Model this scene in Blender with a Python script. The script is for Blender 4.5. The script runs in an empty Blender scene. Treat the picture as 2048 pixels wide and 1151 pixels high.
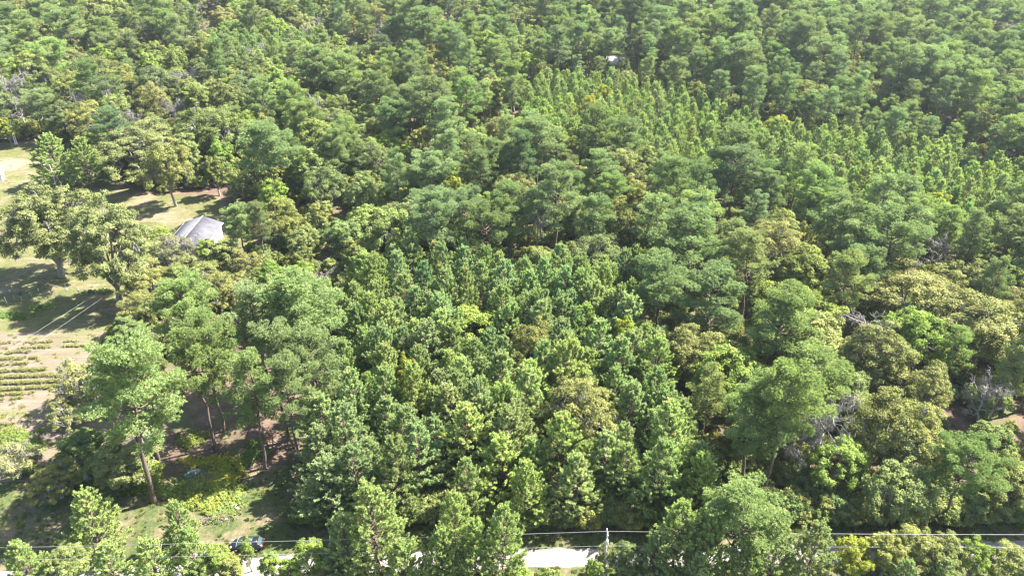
import bpy, bmesh, math, random
import numpy as np
from mathutils import Vector, Matrix

# ------------------------------------------------------------------ camera, light, exposure
scene = bpy.context.scene
COL = scene.collection
W, H_, F = 2048.0, 1151.0, 1600.0
PITCH = math.radians(31.0)
CAM_H = 88.0
cam_d = bpy.data.cameras.new("camera")
cam_d.sensor_width = 36.0
cam_d.lens = F / W * 36.0
cam_d.clip_start = 0.5
cam_d.clip_end = 6000
cam = bpy.data.objects.new("camera", cam_d)
cam.location = (0, 0, CAM_H)
cam.rotation_euler = (math.pi / 2 - PITCH, 0, 0)
COL.objects.link(cam)
scene.camera = cam

SUN_EL, SUN_AZ = math.radians(49), math.radians(21)      # azimuth counted from +X towards +Y
sdir = Vector((math.cos(SUN_EL) * math.cos(SUN_AZ), math.cos(SUN_EL) * math.sin(SUN_AZ), math.sin(SUN_EL)))
world = bpy.data.worlds.new("World")
scene.world = world
world.use_nodes = True
wn = world.node_tree
wn.nodes.clear()
sky = wn.nodes.new("ShaderNodeTexSky")
sky.sky_type = 'NISHITA'
sky.sun_disc = False
sky.sun_elevation = SUN_EL
sky.sun_rotation = math.pi / 2 - SUN_AZ
sky.air_density = 1.0
sky.dust_density = 1.5
bg = wn.nodes.new("ShaderNodeBackground")
bg.inputs[1].default_value = 0.078
wo = wn.nodes.new("ShaderNodeOutputWorld")
wn.links.new(sky.outputs[0], bg.inputs[0])
wn.links.new(bg.outputs[0], wo.inputs[0])
sun_d = bpy.data.lights.new("sun", 'SUN')
sun_d.energy = 5.0
sun_d.angle = math.radians(0.5)
sun_d.color = (1.0, 0.945, 0.85)
sun = bpy.data.objects.new("sun", sun_d)
sun.rotation_euler = sdir.to_track_quat('Z', 'Y').to_euler()
sun.location = (60, 40, 300)
COL.objects.link(sun)
scene.view_settings.view_transform = 'Standard'
scene.view_settings.look = 'None'
scene.view_settings.gamma = 1
scene.view_settings.exposure = 2.35
scene.view_settings.use_curve_mapping = False
scene.render.engine = 'CYCLES'
cy = scene.cycles
cy.max_bounces = 4
cy.diffuse_bounces = 4
cy.glossy_bounces = 1
cy.transmission_bounces = 3
cy.transparent_max_bounces = 4
cy.volume_bounces = 0
cy.use_denoising = True
cy.denoiser = 'OPENIMAGEDENOISE'
cy.denoising_input_passes = 'RGB_ALBEDO_NORMAL'
cy.denoising_prefilter = 'ACCURATE'
cy.filter_width = 1.3
cy.caustics_reflective = False
cy.caustics_refractive = False

RNG = np.random.default_rng(7)


# ------------------------------------------------------------------ helpers
def at(px, py, z=0.0):
    """ground (or height z) point seen at a pixel of the 2048 wide photograph"""
    u = (px - W / 2) / F
    v = (H_ / 2 - py) / F
    cp, sp = math.cos(PITCH), math.sin(PITCH)
    d = (u, cp + v * sp, -sp + v * cp)
    t = (z - CAM_H) / d[2]
    return Vector((d[0] * t, d[1] * t, z))


def proj(x, y, z):
    cp, sp = math.cos(PITCH), math.sin(PITCH)
    dz = z - CAM_H
    depth = y * cp - dz * sp
    up = y * sp + dz * cp
    return W / 2 + F * x / depth, H_ / 2 - F * up / depth


def in_poly(p, poly):
    x, y = p
    c = False
    j = len(poly) - 1
    for i in range(len(poly)):
        xi, yi = poly[i]
        xj, yj = poly[j]
        if (yi > y) != (yj > y) and x < (xj - xi) * (y - yi) / (yj - yi) + xi:
            c = not c
        j = i
    return c


def tag(o, label=None, cat=None, group=None, kind=None):
    if label: o['label'] = label
    if cat: o['category'] = cat
    if group: o['group'] = group
    if kind: o['kind'] = kind
    return o


def link(name, data, parent=None, loc=None, rz=None):
    o = bpy.data.objects.new(name, data)
    COL.objects.link(o)
    if parent is not None: o.parent = parent
    if loc is not None: o.location = loc
    if rz is not None: o.rotation_euler = (0, 0, rz)
    return o


class Geo:
    """collects vertices and polygons (3 or 4 sided) with one float attribute per vertex"""
    def __init__(self):
        self.v, self.f3, self.f4, self.a, self.n = [], [], [], [], 0
        self.m3, self.m4 = [], []

    def add(self, v, tris=None, quads=None, a=None, m=0):
        v = np.asarray(v, dtype=np.float32).reshape(-1, 3)
        self.v.append(v)
        self.a.append(np.full(len(v), 0.5, np.float32) if a is None else np.asarray(a, np.float32).reshape(-1))
        if tris is not None and len(tris):
            t = np.asarray(tris, np.int32).reshape(-1, 3) + self.n
            self.f3.append(t); self.m3.append(np.full(len(t), m, np.int32))
        if quads is not None and len(quads):
            q = np.asarray(quads, np.int32).reshape(-1, 4) + self.n
            self.f4.append(q); self.m4.append(np.full(len(q), m, np.int32))
        self.n += len(v)

    def merge(self, g, m):
        if not g.v: return
        f3 = np.concatenate(g.f3) if g.f3 else None
        f4 = np.concatenate(g.f4) if g.f4 else None
        self.add(np.concatenate(g.v), f3, f4, np.concatenate(g.a), m)

    def box(self, c, s, rz=0.0, M=None, m=0):
        x, y, z = s[0] / 2, s[1] / 2, s[2] / 2
        p = np.array([[-x, -y, -z], [x, -y, -z], [x, y, -z], [-x, y, -z], [-x, -y, z], [x, -y, z], [x, y, z], [-x, y, z]])
        cz, sz = math.cos(rz), math.sin(rz)
        R = np.array([[cz, -sz, 0], [sz, cz, 0], [0, 0, 1]])
        if M is not None: R = R @ np.array(M)
        p = p @ R.T + np.array(c)
        self.add(p, quads=[[0, 3, 2, 1], [4, 5, 6, 7], [0, 1, 5, 4], [1, 2, 6, 5], [2, 3, 7, 6], [3, 0, 4, 7]], m=m)

    def tube(self, pts, rad, sides=7, m=0, cap=True):
        pts = np.asarray(pts, dtype=float)
        k = len(pts)
        rad = np.broadcast_to(np.asarray(rad, dtype=float), (k,))
        T = np.gradient(pts, axis=0)
        T /= np.linalg.norm(T, axis=1, keepdims=True) + 1e-9
        ref = np.array([1.0, 0, 0]) if abs(T[0, 2]) > 0.7 else np.array([0, 0, 1.0])
        A = np.cross(T, ref); A /= np.linalg.norm(A, axis=1, keepdims=True) + 1e-9
        B = np.cross(T, A)
        th = np.arange(sides) * 2 * math.pi / sides
        V = pts[:, None, :] + rad[:, None, None] * (A[:, None, :] * np.cos(th)[None, :, None] + B[:, None, :] * np.sin(th)[None, :, None])
        i, j = np.meshgrid(np.arange(k - 1), np.arange(sides), indexing='ij')
        jn = (j + 1) % sides
        q = np.stack([i * sides + j, i * sides + jn, (i + 1) * sides + jn, (i + 1) * sides + j], -1).reshape(-1, 4)
        V = V.reshape(-1, 3)
        tr = []
        if cap:
            V = np.concatenate([V, pts[-1:]])
            c = len(V) - 1
            tr = [[(k - 1) * sides + s, (k - 1) * sides + (s + 1) % sides, c] for s in range(sides)]
        self.add(V, tris=tr, quads=q, m=m)

    def mesh(self, name, mats):
        me = bpy.data.meshes.new(name)
        v = np.concatenate(self.v)
        f3 = np.concatenate(self.f3) if self.f3 else np.zeros((0, 3), np.int32)
        f4 = np.concatenate(self.f4) if self.f4 else np.zeros((0, 4), np.int32)
        me.vertices.add(len(v))
        me.vertices.foreach_set("co", v.ravel())
        loops = np.concatenate([f3.ravel(), f4.ravel()])
        me.loops.add(len(loops))
        me.loops.foreach_set("vertex_index", loops)
        starts = np.concatenate([np.arange(len(f3)) * 3, len(f3) * 3 + np.arange(len(f4)) * 4]).astype(np.int32)
        me.polygons.add(len(starts))
        me.polygons.foreach_set("loop_start", starts)
        mi = np.concatenate((self.m3 or []) + (self.m4 or [])) if (self.m3 or self.m4) else np.zeros(0, np.int32)
        me.polygons.foreach_set("material_index", mi)
        me.update(calc_edges=True)
        at_ = me.attributes.new("leafvar", 'FLOAT', 'POINT')
        at_.data.foreach_set("value", np.concatenate(self.a))
        for m in (mats if isinstance(mats, (list, tuple)) else [mats]):
            me.materials.append(m)
        return me


# ------------------------------------------------------------------ materials
def new_mat(name):
    m = bpy.data.materials.new(name)
    m.use_nodes = True
    nt = m.node_tree
    nt.nodes.clear()
    out = nt.nodes.new("ShaderNodeOutputMaterial")
    return m, nt, out


def N(nt, t, **kw):
    n = nt.nodes.new(t)
    for k, v in kw.items():
        setattr(n, k, v)
    return n


def noise(nt, scale, detail=3.0, rough=0.55, vec=None, dist=0.0):
    n = N(nt, "ShaderNodeTexNoise")
    n.inputs["Scale"].default_value = scale
    n.inputs["Detail"].default_value = detail
    n.inputs["Roughness"].default_value = rough
    n.inputs["Distortion"].default_value = dist
    if vec is not None: nt.links.new(vec, n.inputs["Vector"])
    return n.outputs["Fac"]


def ramp(nt, fac, stops):
    r = N(nt, "ShaderNodeValToRGB")
    el = r.color_ramp.elements
    while len(el) > 1: el.remove(el[-1])
    el[0].position = stops[0][0]; el[0].color = (*stops[0][1], 1)
    for p, c in stops[1:]:
        e = el.new(p); e.color = (*c, 1)
    nt.links.new(fac, r.inputs[0])
    return r.outputs[0]


def mix(nt, fac, a, b, mode='MIX'):
    n = N(nt, "ShaderNodeMix", data_type='RGBA', blend_type=mode)
    for sock, v in ((n.inputs[0], fac), (n.inputs[6], a), (n.inputs[7], b)):
        if isinstance(v, (int, float)): sock.default_value = v
        elif isinstance(v, tuple): sock.default_value = (*v, 1)
        else: nt.links.new(v, sock)
    return n.outputs[2]


def leaf_mat(name, dark, light, trans=0.3, dead=None, sheen=0.0):
    m, nt, out = new_mat(name)
    a = N(nt, "ShaderNodeAttribute", attribute_name="leafvar", attribute_type='GEOMETRY')
    t = N(nt, "ShaderNodeAttribute", attribute_name="tint", attribute_type='INSTANCER')
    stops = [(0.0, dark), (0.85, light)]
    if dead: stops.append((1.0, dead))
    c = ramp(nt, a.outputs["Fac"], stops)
    c = mix(nt, 1.0, c, t.outputs["Color"], 'MULTIPLY')
    d = N(nt, "ShaderNodeBsdfDiffuse"); nt.links.new(c, d.inputs[0])
    tr = N(nt, "ShaderNodeBsdfTranslucent")
    nt.links.new(mix(nt, 1.0, c, (1.05, 1.2, 0.65), 'MULTIPLY'), tr.inputs[0])
    ms = N(nt, "ShaderNodeMixShader"); ms.inputs[0].default_value = trans
    nt.links.new(d.outputs[0], ms.inputs[1]); nt.links.new(tr.outputs[0], ms.inputs[2])
    gl = N(nt, "ShaderNodeBsdfGlossy"); gl.inputs["Roughness"].default_value = 0.45
    gl.inputs["Color"].default_value = (0.9, 0.95, 0.95, 1)
    m2 = N(nt, "ShaderNodeMixShader"); m2.inputs[0].default_value = sheen
    nt.links.new(ms.outputs[0], m2.inputs[1]); nt.links.new(gl.outputs[0], m2.inputs[2])
    nt.links.new((m2 if sheen > 0 else ms).outputs[0], out.inputs[0])
    return m


def surf(name, color=None, rough=0.8, build=None, bump=None, metal=0.0, spec=0.3):
    m, nt, out = new_mat(name)
    p = N(nt, "ShaderNodeBsdfPrincipled")
    p.inputs["Roughness"].default_value = rough
    p.inputs["Metallic"].default_value = metal
    p.inputs["Specular IOR Level"].default_value = spec
    geo = N(nt, "ShaderNodeNewGeometry")
    if build:
        nt.links.new(build(nt, geo.outputs["Position"]), p.inputs["Base Color"])
    else:
        p.inputs["Base Color"].default_value = (*color, 1)
    if bump:
        b = N(nt, "ShaderNodeBump"); b.inputs["Strength"].default_value = bump[1]; b.inputs["Distance"].default_value = bump[2]
        nt.links.new(noise(nt, bump[0], 4, 0.6, geo.outputs["Position"]), b.inputs["Height"])
        nt.links.new(b.outputs[0], p.inputs["Normal"])
    nt.links.new(p.outputs[0], out.inputs[0])
    return m


M_PINE = leaf_mat("pine_needles", (0.170, 0.226, 0.096), (0.412, 0.485, 0.222), 0.38, (0.46, 0.34, 0.19), 0.0)
M_TPINE = leaf_mat("tall_pine_needles", (0.122, 0.164, 0.080), (0.338, 0.405, 0.194), 0.38, (0.36, 0.31, 0.17), 0.0)
M_OAK = leaf_mat("oak_leaves", (0.090, 0.112, 0.042), (0.300, 0.325, 0.130), 0.30, (0.32, 0.29, 0.15), 0.0)
M_LEAF = leaf_mat("broad_leaves", (0.095, 0.128, 0.042), (0.305, 0.350, 0.130), 0.32, (0.34, 0.32, 0.14), 0.0)
M_MOSS = leaf_mat("hanging_moss", (0.15, 0.15, 0.13), (0.30, 0.29, 0.27), 0.1)


def bark(nt, pos):
    return ramp(nt, noise(nt, 3.0, 4, 0.65, pos), [(0.3, (0.07, 0.05, 0.038)), (0.7, (0.20, 0.155, 0.12))])


M_BARK = surf("pine_bark", build=bark, rough=0.9, bump=(12, 0.5, 0.05))
M_OBARK = surf("oak_bark", build=lambda nt, p: ramp(nt, noise(nt, 4, 4, 0.6, p), [(0.3, (0.10, 0.09, 0.075)), (0.7, (0.30, 0.28, 0.25))]), rough=0.9)
M_DEAD = surf("dead_wood", build=lambda nt, p: ramp(nt, noise(nt, 3, 4, 0.6, p), [(0.3, (0.17, 0.15, 0.14)), (0.7, (0.36, 0.335, 0.315))]), rough=0.85)


# ------------------------------------------------------------------ foliage elements (vectorised)
def rand_dirs(n, rng):
    v = rng.normal(size=(n, 3))
    return v / (np.linalg.norm(v, axis=1, keepdims=True) + 1e-9)


def tufts(g, P, D, L, nb, rng, width=0.07, spread=0.75, var=None):
    """needle tufts: nb slim triangles fanning out round direction D at every point P"""
    n = len(P)
    D = D / (np.linalg.norm(D, axis=1, keepdims=True) + 1e-9)
    L = np.broadcast_to(L, (n,))
    Pr = np.repeat(P, nb, 0)
    d = np.repeat(D, nb, 0) + rand_dirs(n * nb, rng) * spread
    d /= np.linalg.norm(d, axis=1, keepdims=True) + 1e-9
    l = np.repeat(L, nb) * rng.uniform(0.75, 1.15, n * nb)
    s = np.cross(d, rand_dirs(n * nb, rng))
    s /= np.linalg.norm(s, axis=1, keepdims=True) + 1e-9
    tip = Pr + d * l[:, None]
    mid = Pr + d * (l * 0.45)[:, None]
    w = width * 0.5 * rng.uniform(0.8, 1.3, n * nb)[:, None]
    V = np.stack([Pr, mid + s * w, tip, mid - s * w], 1).reshape(-1, 3)
    q = np.arange(n * nb * 4).reshape(-1, 4)
    if var is None: var = rng.uniform(0.2, 0.8, n)
    a = np.repeat(np.clip(np.repeat(var, nb) + rng.normal(0, 0.08, n * nb), 0, 1), 4)
    g.add(V, quads=q, a=a)


def brushes(g, P, D, Ls, nb, rng, L=0.30, width=0.1, var=None):
    """bottle-brush shoots: needles set all round an axis of length Ls that starts at P and runs along D"""
    n = len(P)
    D = D / (np.linalg.norm(D, axis=1, keepdims=True) + 1e-9)
    f = rng.uniform(0, 1, (n, nb))
    base = P[:, None, :] + D[:, None, :] * (f * Ls[:, None])[:, :, None]
    d = rand_dirs(n * nb, rng).reshape(n, nb, 3)
    d = d + D[:, None, :] * (0.35 + 0.9 * f)[:, :, None]
    d /= np.linalg.norm(d, axis=2, keepdims=True) + 1e-9
    v = np.clip(var[:, None] + 0.48 * (f - 0.5) + rng.normal(0, 0.07, (n, nb)), 0.0, 0.9)
    if (var > 0.95).any(): v = np.where((var > 0.95)[:, None], 0.98, v)
    P2, d2 = base.reshape(-1, 3), d.reshape(-1, 3)
    l = L * rng.uniform(0.75, 1.2, n * nb)
    s = np.cross(d2, rand_dirs(n * nb, rng)); s /= np.linalg.norm(s, axis=1, keepdims=True) + 1e-9
    w = width * 0.5 * rng.uniform(0.8, 1.3, n * nb)[:, None]
    V = np.stack([P2, P2 + d2 * (l * .5)[:, None] + s * w, P2 + d2 * l[:, None], P2 + d2 * (l * .5)[:, None] - s * w], 1).reshape(-1, 3)
    g.add(V, quads=np.arange(n * nb * 4).reshape(-1, 4), a=np.repeat(v.ravel(), 4))


def leaves(g, P, Nrm, size, rng, jitter=0.7, var=None, aspect=0.6):
    n = len(P)
    nn = Nrm + rand_dirs(n, rng) * jitter
    nn /= np.linalg.norm(nn, axis=1, keepdims=True) + 1e-9
    u = np.cross(nn, rand_dirs(n, rng)); u /= np.linalg.norm(u, axis=1, keepdims=True) + 1e-9
    w = np.cross(nn, u)
    s = (size * rng.uniform(0.65, 1.35, n))[:, None]
    V = np.stack([P - u * s * 0.5, P + w * s * aspect * 0.5 + nn * s * 0.08, P + u * s * 0.5, P - w * s * aspect * 0.5 + nn * s * 0.08], 1).reshape(-1, 3)
    if var is None: var = rng.uniform(0.15, 0.85, n)
    g.add(V, quads=np.arange(n * 4).reshape(-1, 4), a=np.repeat(np.clip(var, 0, 1), 4))


# ------------------------------------------------------------------ tree builders: each returns (trunk Geo, crown Geo) for a tree of stated height
def bent(p0, p1, rng, k=5, wob=0.06, droop=0.0):
    p0, p1 = np.array(p0, float), np.array(p1, float)
    t = np.linspace(0, 1, k)[:, None]
    L = np.linalg.norm(p1 - p0)
    off = rng.normal(0, wob * L, (k, 3)); off[0] = 0; off[-1] = 0
    off[:, 2] += droop * L * 4 * (t[:, 0] * (1 - t[:, 0]))
    return p0 + (p1 - p0) * t + off


def young_pine(H, R, rng, base=0.12, dens=1.0):
    tg, cg = Geo(), Geo()
    tp = bent((0, 0, 0), (rng.normal(0, .15), rng.normal(0, .15), H - 0.5), rng, 7, 0.006)
    tg.tube(tp, np.linspace(0.13, 0.02, 7) * H / 13, 7)
    P, D, Vv = [], [], []
    z = H * base
    while z < H - 0.4:
        t = (z - H * base) / (H * (1 - base))
        prof = (1 - t) ** 0.68 * min(1.0, 0.62 + t * 2.6) + 0.05
        nb = rng.integers(4, 7)
        a0 = rng.uniform(0, 6.28)
        for b in range(nb):
            if rng.random() < 0.06: continue
            az = a0 + b * 6.283 / nb + rng.normal(0, 0.25)
            l = R * prof * rng.uniform(0.7, 1.22)
            el = math.radians(6 + 50 * t ** 1.3 + rng.normal(0, 6))
            d = np.array([math.cos(az) * math.cos(el), math.sin(az) * math.cos(el), math.sin(el)])
            o = np.array([np.interp(z, tp[:, 2], tp[:, 0]), np.interp(z, tp[:, 2], tp[:, 1]), z])
            lat = np.array([-d[1], d[0], 0]); lat /= np.linalg.norm(lat)
            if l > 0.9:
                tg.tube(np.array([o, o + d * l * 0.6, o + d * l * 0.9 + [0, 0, 0.12 * l]]), [0.035 * l / 1.5 + .01, 0.02, 0.008], 4, cap=False)
            nt_ = max(2, int(l * 2.7 * dens))
            fr = rng.uniform(0.30, 1.0, nt_) ** 0.7
            fr[0] = 1.0
            side = rng.uniform(-1, 1, nt_) * 0.55 * l * 0.55 * (1.3 - fr)
            pp = o + d * (fr * l)[:, None] + lat * side[:, None]
            pp[:, 2] += 0.12 * l * fr ** 2 + rng.normal(0, 0.08, nt_) - 0.15
            dd = d * 0.8 + lat * (np.sign(side) * 0.35)[:, None] + rng.normal(0, 0.2, (nt_, 3))
            dd[:, 2] += 0.7 + 0.7 * t
            P.append(pp); D.append(dd)
            Vv.append(np.clip(rng.normal(0.46, 0.10, nt_), 0.1, 0.85))
        z += rng.uniform(0.42, 0.62)
    top = tp[-1]
    pt = top + np.array([[0, 0, q] for q in np.linspace(-0.7, 0.25, 4)])
    P.append(pt); D.append(np.tile([0, 0, 1.0], (4, 1)) + rng.normal(0, .15, (4, 3))); Vv.append(np.full(4, 0.6))
    P, D, Vv = np.concatenate(P), np.concatenate(D), np.concatenate(Vv)
    Vv = np.where(rng.random(len(P)) < 0.012, 0.98, Vv)
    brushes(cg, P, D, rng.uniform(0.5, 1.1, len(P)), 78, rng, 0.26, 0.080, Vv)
    return tg, cg


def tall_pine(H, R, rng, bare=0.52, dens=1.0, nl=34, flat=1.0):
    tg, cg = Geo(), Geo()
    lean = rng.normal(0, 0.35, 2)
    tp = bent((0, 0, 0), (lean[0], lean[1], H - 1.0), rng, 9, 0.006)
    tg.tube(tp, np.interp(np.linspace(0, 1, 9), [0, 0.05, 0.6, 1], [0.34, 0.27, 0.17, 0.04]) * H / 24, 9)
    P, D, Vv = [], [], []
    ga = rng.uniform(0, 6.28)
    for i in range(nl):
        t = (i + rng.random()) / nl
        z = H * (bare + (1 - bare) * 0.97 * t) - 0.8
        az = ga + i * 2.4 + rng.normal(0, 0.3)
        prof = math.sqrt(max(0.0, 1 - (t * 1.02 - 0.35) ** 2 / 0.50)) if t > 0.35 else 0.62 + 0.38 * t / 0.35
        l = R * max(0.22, prof) * rng.uniform(0.62, 1.15) * (1 if rng.random() > .15 else 0.55)
        el = math.radians(rng.normal(8 + 58 * t ** 1.6, 10))
        d = np.array([math.cos(az) * math.cos(el), math.sin(az) * math.cos(el), math.sin(el)])
        o = np.array([np.interp(z, tp[:, 2], tp[:, 0]), np.interp(z, tp[:, 2], tp[:, 1]), z])
        e = o + d * l
        pts = bent(o, e, rng, 5, 0.045, -0.05)
        tg.tube(pts, np.linspace(0.085, 0.025, 5) * (0.6 + l / 6), 5, cap=False)
        lat = np.cross(d, [0, 0, 1]); lat /= np.linalg.norm(lat) + 1e-9
        ns = max(3, int(l * 1.9))
        for s in range(ns):
            f = 1.0 if s == 0 else rng.uniform(0.38, 1.0)
            b = np.array([np.interp(f, np.linspace(0, 1, 5), pts[:, k]) for k in range(3)])
            sl = rng.uniform(0.35, 1.25) * (0.5 if s == 0 else 1.0) * R / 4.5
            sd = d * 0.5 + lat * rng.choice([-1, 1]) * rng.uniform(0.3, 1.0) + np.array([0, 0, rng.uniform(0.15, 0.9)])
            sd /= np.linalg.norm(sd)
            c = b + sd * sl
            tg.tube(np.array([b, c]), [0.03, 0.015], 4, cap=False)
            r = rng.uniform(0.42, 0.85) * (R / 4.5) ** 0.5
            m = int(22 * dens * (r / 0.6) ** 2)
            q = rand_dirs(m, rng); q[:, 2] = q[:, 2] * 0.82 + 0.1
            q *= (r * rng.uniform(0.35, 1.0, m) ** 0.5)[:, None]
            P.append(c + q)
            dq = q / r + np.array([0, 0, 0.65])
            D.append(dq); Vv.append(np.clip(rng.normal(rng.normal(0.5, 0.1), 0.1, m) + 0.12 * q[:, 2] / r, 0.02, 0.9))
    P, D, Vv = np.concatenate(P), np.concatenate(D), np.concatenate(Vv)
    Vv = np.where(rng.random(len(P)) < 0.01, 0.97, Vv)
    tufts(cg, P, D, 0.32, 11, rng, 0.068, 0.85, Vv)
    return tg, cg


def broadleaf(H, R, rng, base=0.25, nclump=60, cr=1.25, per=330, leaf=0.30, flat=0.7, limbs=7, lift=0.5, gap=0.0, moss=0, squash=None):
    """crown of leafy clumps on the ends of spreading limbs"""
    tg, cg = Geo(), Geo()
    zc = H * (base + (1 - base) * 0.42)
    rz = (H - cr * 0.6 - zc)
    th = H * base * rng.uniform(0.9, 1.2)
    trp = bent((0, 0, 0), (rng.normal(0, .3), rng.normal(0, .3), th), rng, 4, 0.02)
    r0 = 0.020 * H * (0.75 + R / 12)
    tg.tube(trp, [r0 * 1.25, r0, r0 * 0.85, r0 * 0.75], 9, cap=False)
    top = trp[-1]
    # clump centres: golden spiral over a lumpy dome and some inside it
    C = []
    ph = rng.uniform(0, 6.28)
    lump = rng.uniform(0, 6.28, 4)
    for i in range(nclump):
        f = (i + 0.5) / nclump
        cz = 1 - 1.42 * f
        az = ph + i * 2.39996 + rng.normal(0, 0.25)
        s = math.sqrt(max(0.0, 1 - cz * cz))
        rr = 0.86 + 0.14 * math.sin(2 * az + lump[0]) * s + 0.12 * math.sin(3 * az + lump[1] + cz * 4) + rng.normal(0, 0.07)
        if rng.random() < 0.16: rr *= rng.uniform(0.45, 0.8)
        if rng.random() < gap: continue
        C.append([R * 0.88 * rr * s * math.cos(az), R * 0.88 * rr * s * math.sin(az),
                  zc + (rz if cz > 0 else rz * 0.8) * rr * cz])
    C = np.array(C)
    # limbs
    la = rng.uniform(0, 6.28)
    ends = []
    for i in range(limbs):
        az = la + i * 6.283 / limbs + rng.normal(0, 0.2)
        rr_ = R * rng.uniform(0.35, 0.6)
        e = np.array([math.cos(az) * rr_, math.sin(az) * rr_, zc + rz * rng.uniform(-0.1, 0.5)])
        pts = bent(top, e, rng, 5, 0.05, -0.06)
        tg.tube(pts, np.linspace(r0 * 0.55, r0 * 0.24, 5), 6, cap=False)
        ends.append(e)
    e = np.array([0, 0, zc + rz * 0.55]); tg.tube(bent(top, e, rng, 4, 0.03), np.linspace(r0 * 0.6, r0 * 0.25, 4), 6, cap=False)
    ends.append(e)
    ends = np.array(ends)
    for c in C:
        k = np.argmin(np.linalg.norm(ends - c, axis=1))
        tg.tube(bent(ends[k], c, rng, 4, 0.07), np.linspace(r0 * 0.22, r0 * 0.06, 4), 4, cap=False)
    centre = np.array([0, 0, zc - rz * 0.3])
    for c in C:
        r = cr * rng.uniform(0.65, 1.3)
        m = int(per * (r / cr) ** 1.6)
        out = c - centre; out /= np.linalg.norm(out)
        # a clump is a handful of sprays rather than one ball
        ks = rng.integers(4, 8)
        sp = rand_dirs(ks, rng) * r * 0.62
        sp[:, 2] *= flat
        sp += out * r * 0.12
        idx = rng.integers(0, ks, m)
        q = rand_dirs(m, rng)
        q = q + out * 0.45 + np.array([0, 0, 0.35])
        q /= np.linalg.norm(q, axis=1, keepdims=True)
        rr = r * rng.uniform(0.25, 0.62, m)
        off = q * rr[:, None]; off[:, 2] *= flat * 0.9
        P = c + sp[idx] + off
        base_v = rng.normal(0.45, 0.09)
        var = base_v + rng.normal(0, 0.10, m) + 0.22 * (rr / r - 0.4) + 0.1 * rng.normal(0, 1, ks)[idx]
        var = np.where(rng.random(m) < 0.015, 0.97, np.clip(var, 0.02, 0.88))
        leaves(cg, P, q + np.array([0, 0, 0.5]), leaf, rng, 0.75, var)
    mg = None
    if moss:
        mg = Geo()
        for i in range(moss):
            c = C[rng.integers(0, len(C))] + rand_dirs(1, rng)[0] * cr * 0.9
            m = 26
            L = rng.uniform(0.7, 2.0)
            P = c + rng.normal(0, 0.28, (m, 3))
            D = np.tile([0, 0, -1.0], (m, 1)) + rng.normal(0, 0.25, (m, 3))
            tufts(mg, P, D, L * 0.6, 3, rng, 0.10, 0.3)
    return tg, cg, mg


def dead_tree(H, R, rng, moss=30):
    tg, mg = Geo(), Geo()
    tp = bent((0, 0, 0), (rng.normal(0, .4), rng.normal(0, .4), H * 0.8), rng, 7, 0.02)
    tg.tube(tp, np.linspace(0.24, 0.07, 7) * H / 13, 7)
    tips = []
    for i in range(15):
        z = H * rng.uniform(0.35, 0.8)
        o = np.array([np.interp(z, tp[:, 2], tp[:, k]) for k in range(3)])
        az = i * 2.4 + rng.normal(0, .3)
        l = R * rng.uniform(0.5, 1.1)
        e = o + np.array([math.cos(az) * l, math.sin(az) * l, l * rng.uniform(0.2, 0.9)])
        pts = bent(o, e, rng, 6, 0.07)
        tg.tube(pts, np.linspace(0.09, 0.03, 6), 5, cap=False)
        for j in range(8):
            b = pts[rng.integers(1, 6)]
            d = (e - o) / l * 0.5 + rand_dirs(1, rng)[0]
            e2 = b + d * l * rng.uniform(0.15, 0.42)
            p2 = bent(b, e2, rng, 4, 0.1)
            tg.tube(p2, np.linspace(0.04, 0.012, 4), 4, cap=False)
            for k in range(4):
                b3 = p2[rng.integers(1, 4)]
                e3 = b3 + (d * 0.4 + rand_dirs(1, rng)[0]) * l * 0.14
                tg.tube(np.array([b3, e3]), [0.022, 0.01], 3, cap=False)
                tips.append(e3)
    if moss:
        tips = np.array(tips)
        sel = tips[rng.integers(0, len(tips), moss)]
        m = 14
        P = np.repeat(sel, m, 0) + rng.normal(0, 0.16, (len(sel) * m, 3))
        D = np.tile([0, 0, -1.0], (len(P), 1)) + rng.normal(0, 0.25, (len(P), 3))
        tufts(mg, P, D, rng.uniform(0.3, 0.9, len(P)), 2, rng, 0.07, 0.25)
    return tg, mg


# ------------------------------------------------------------------ library of tree meshes (data shared by every copy)
LIB = {}


def register(kind, H, R, geos, mats):
    """geos: list of (part name, Geo); the parts share one origin at the foot of the trunk"""
    parts = []
    comb = Geo()
    i = 0
    ms = []
    for (nm, g), m in zip(geos, mats):
        if g is None or not g.v: continue
        parts.append((nm, g.mesh(kind + "_" + nm, m)))
        comb.merge(g, i); ms.append(m); i += 1
    LIB.setdefault(kind, []).append({'H': H, 'R': R, 'parts': parts, 'comb': comb, 'mats': ms})


def S(seed): return np.random.default_rng(seed)


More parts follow.
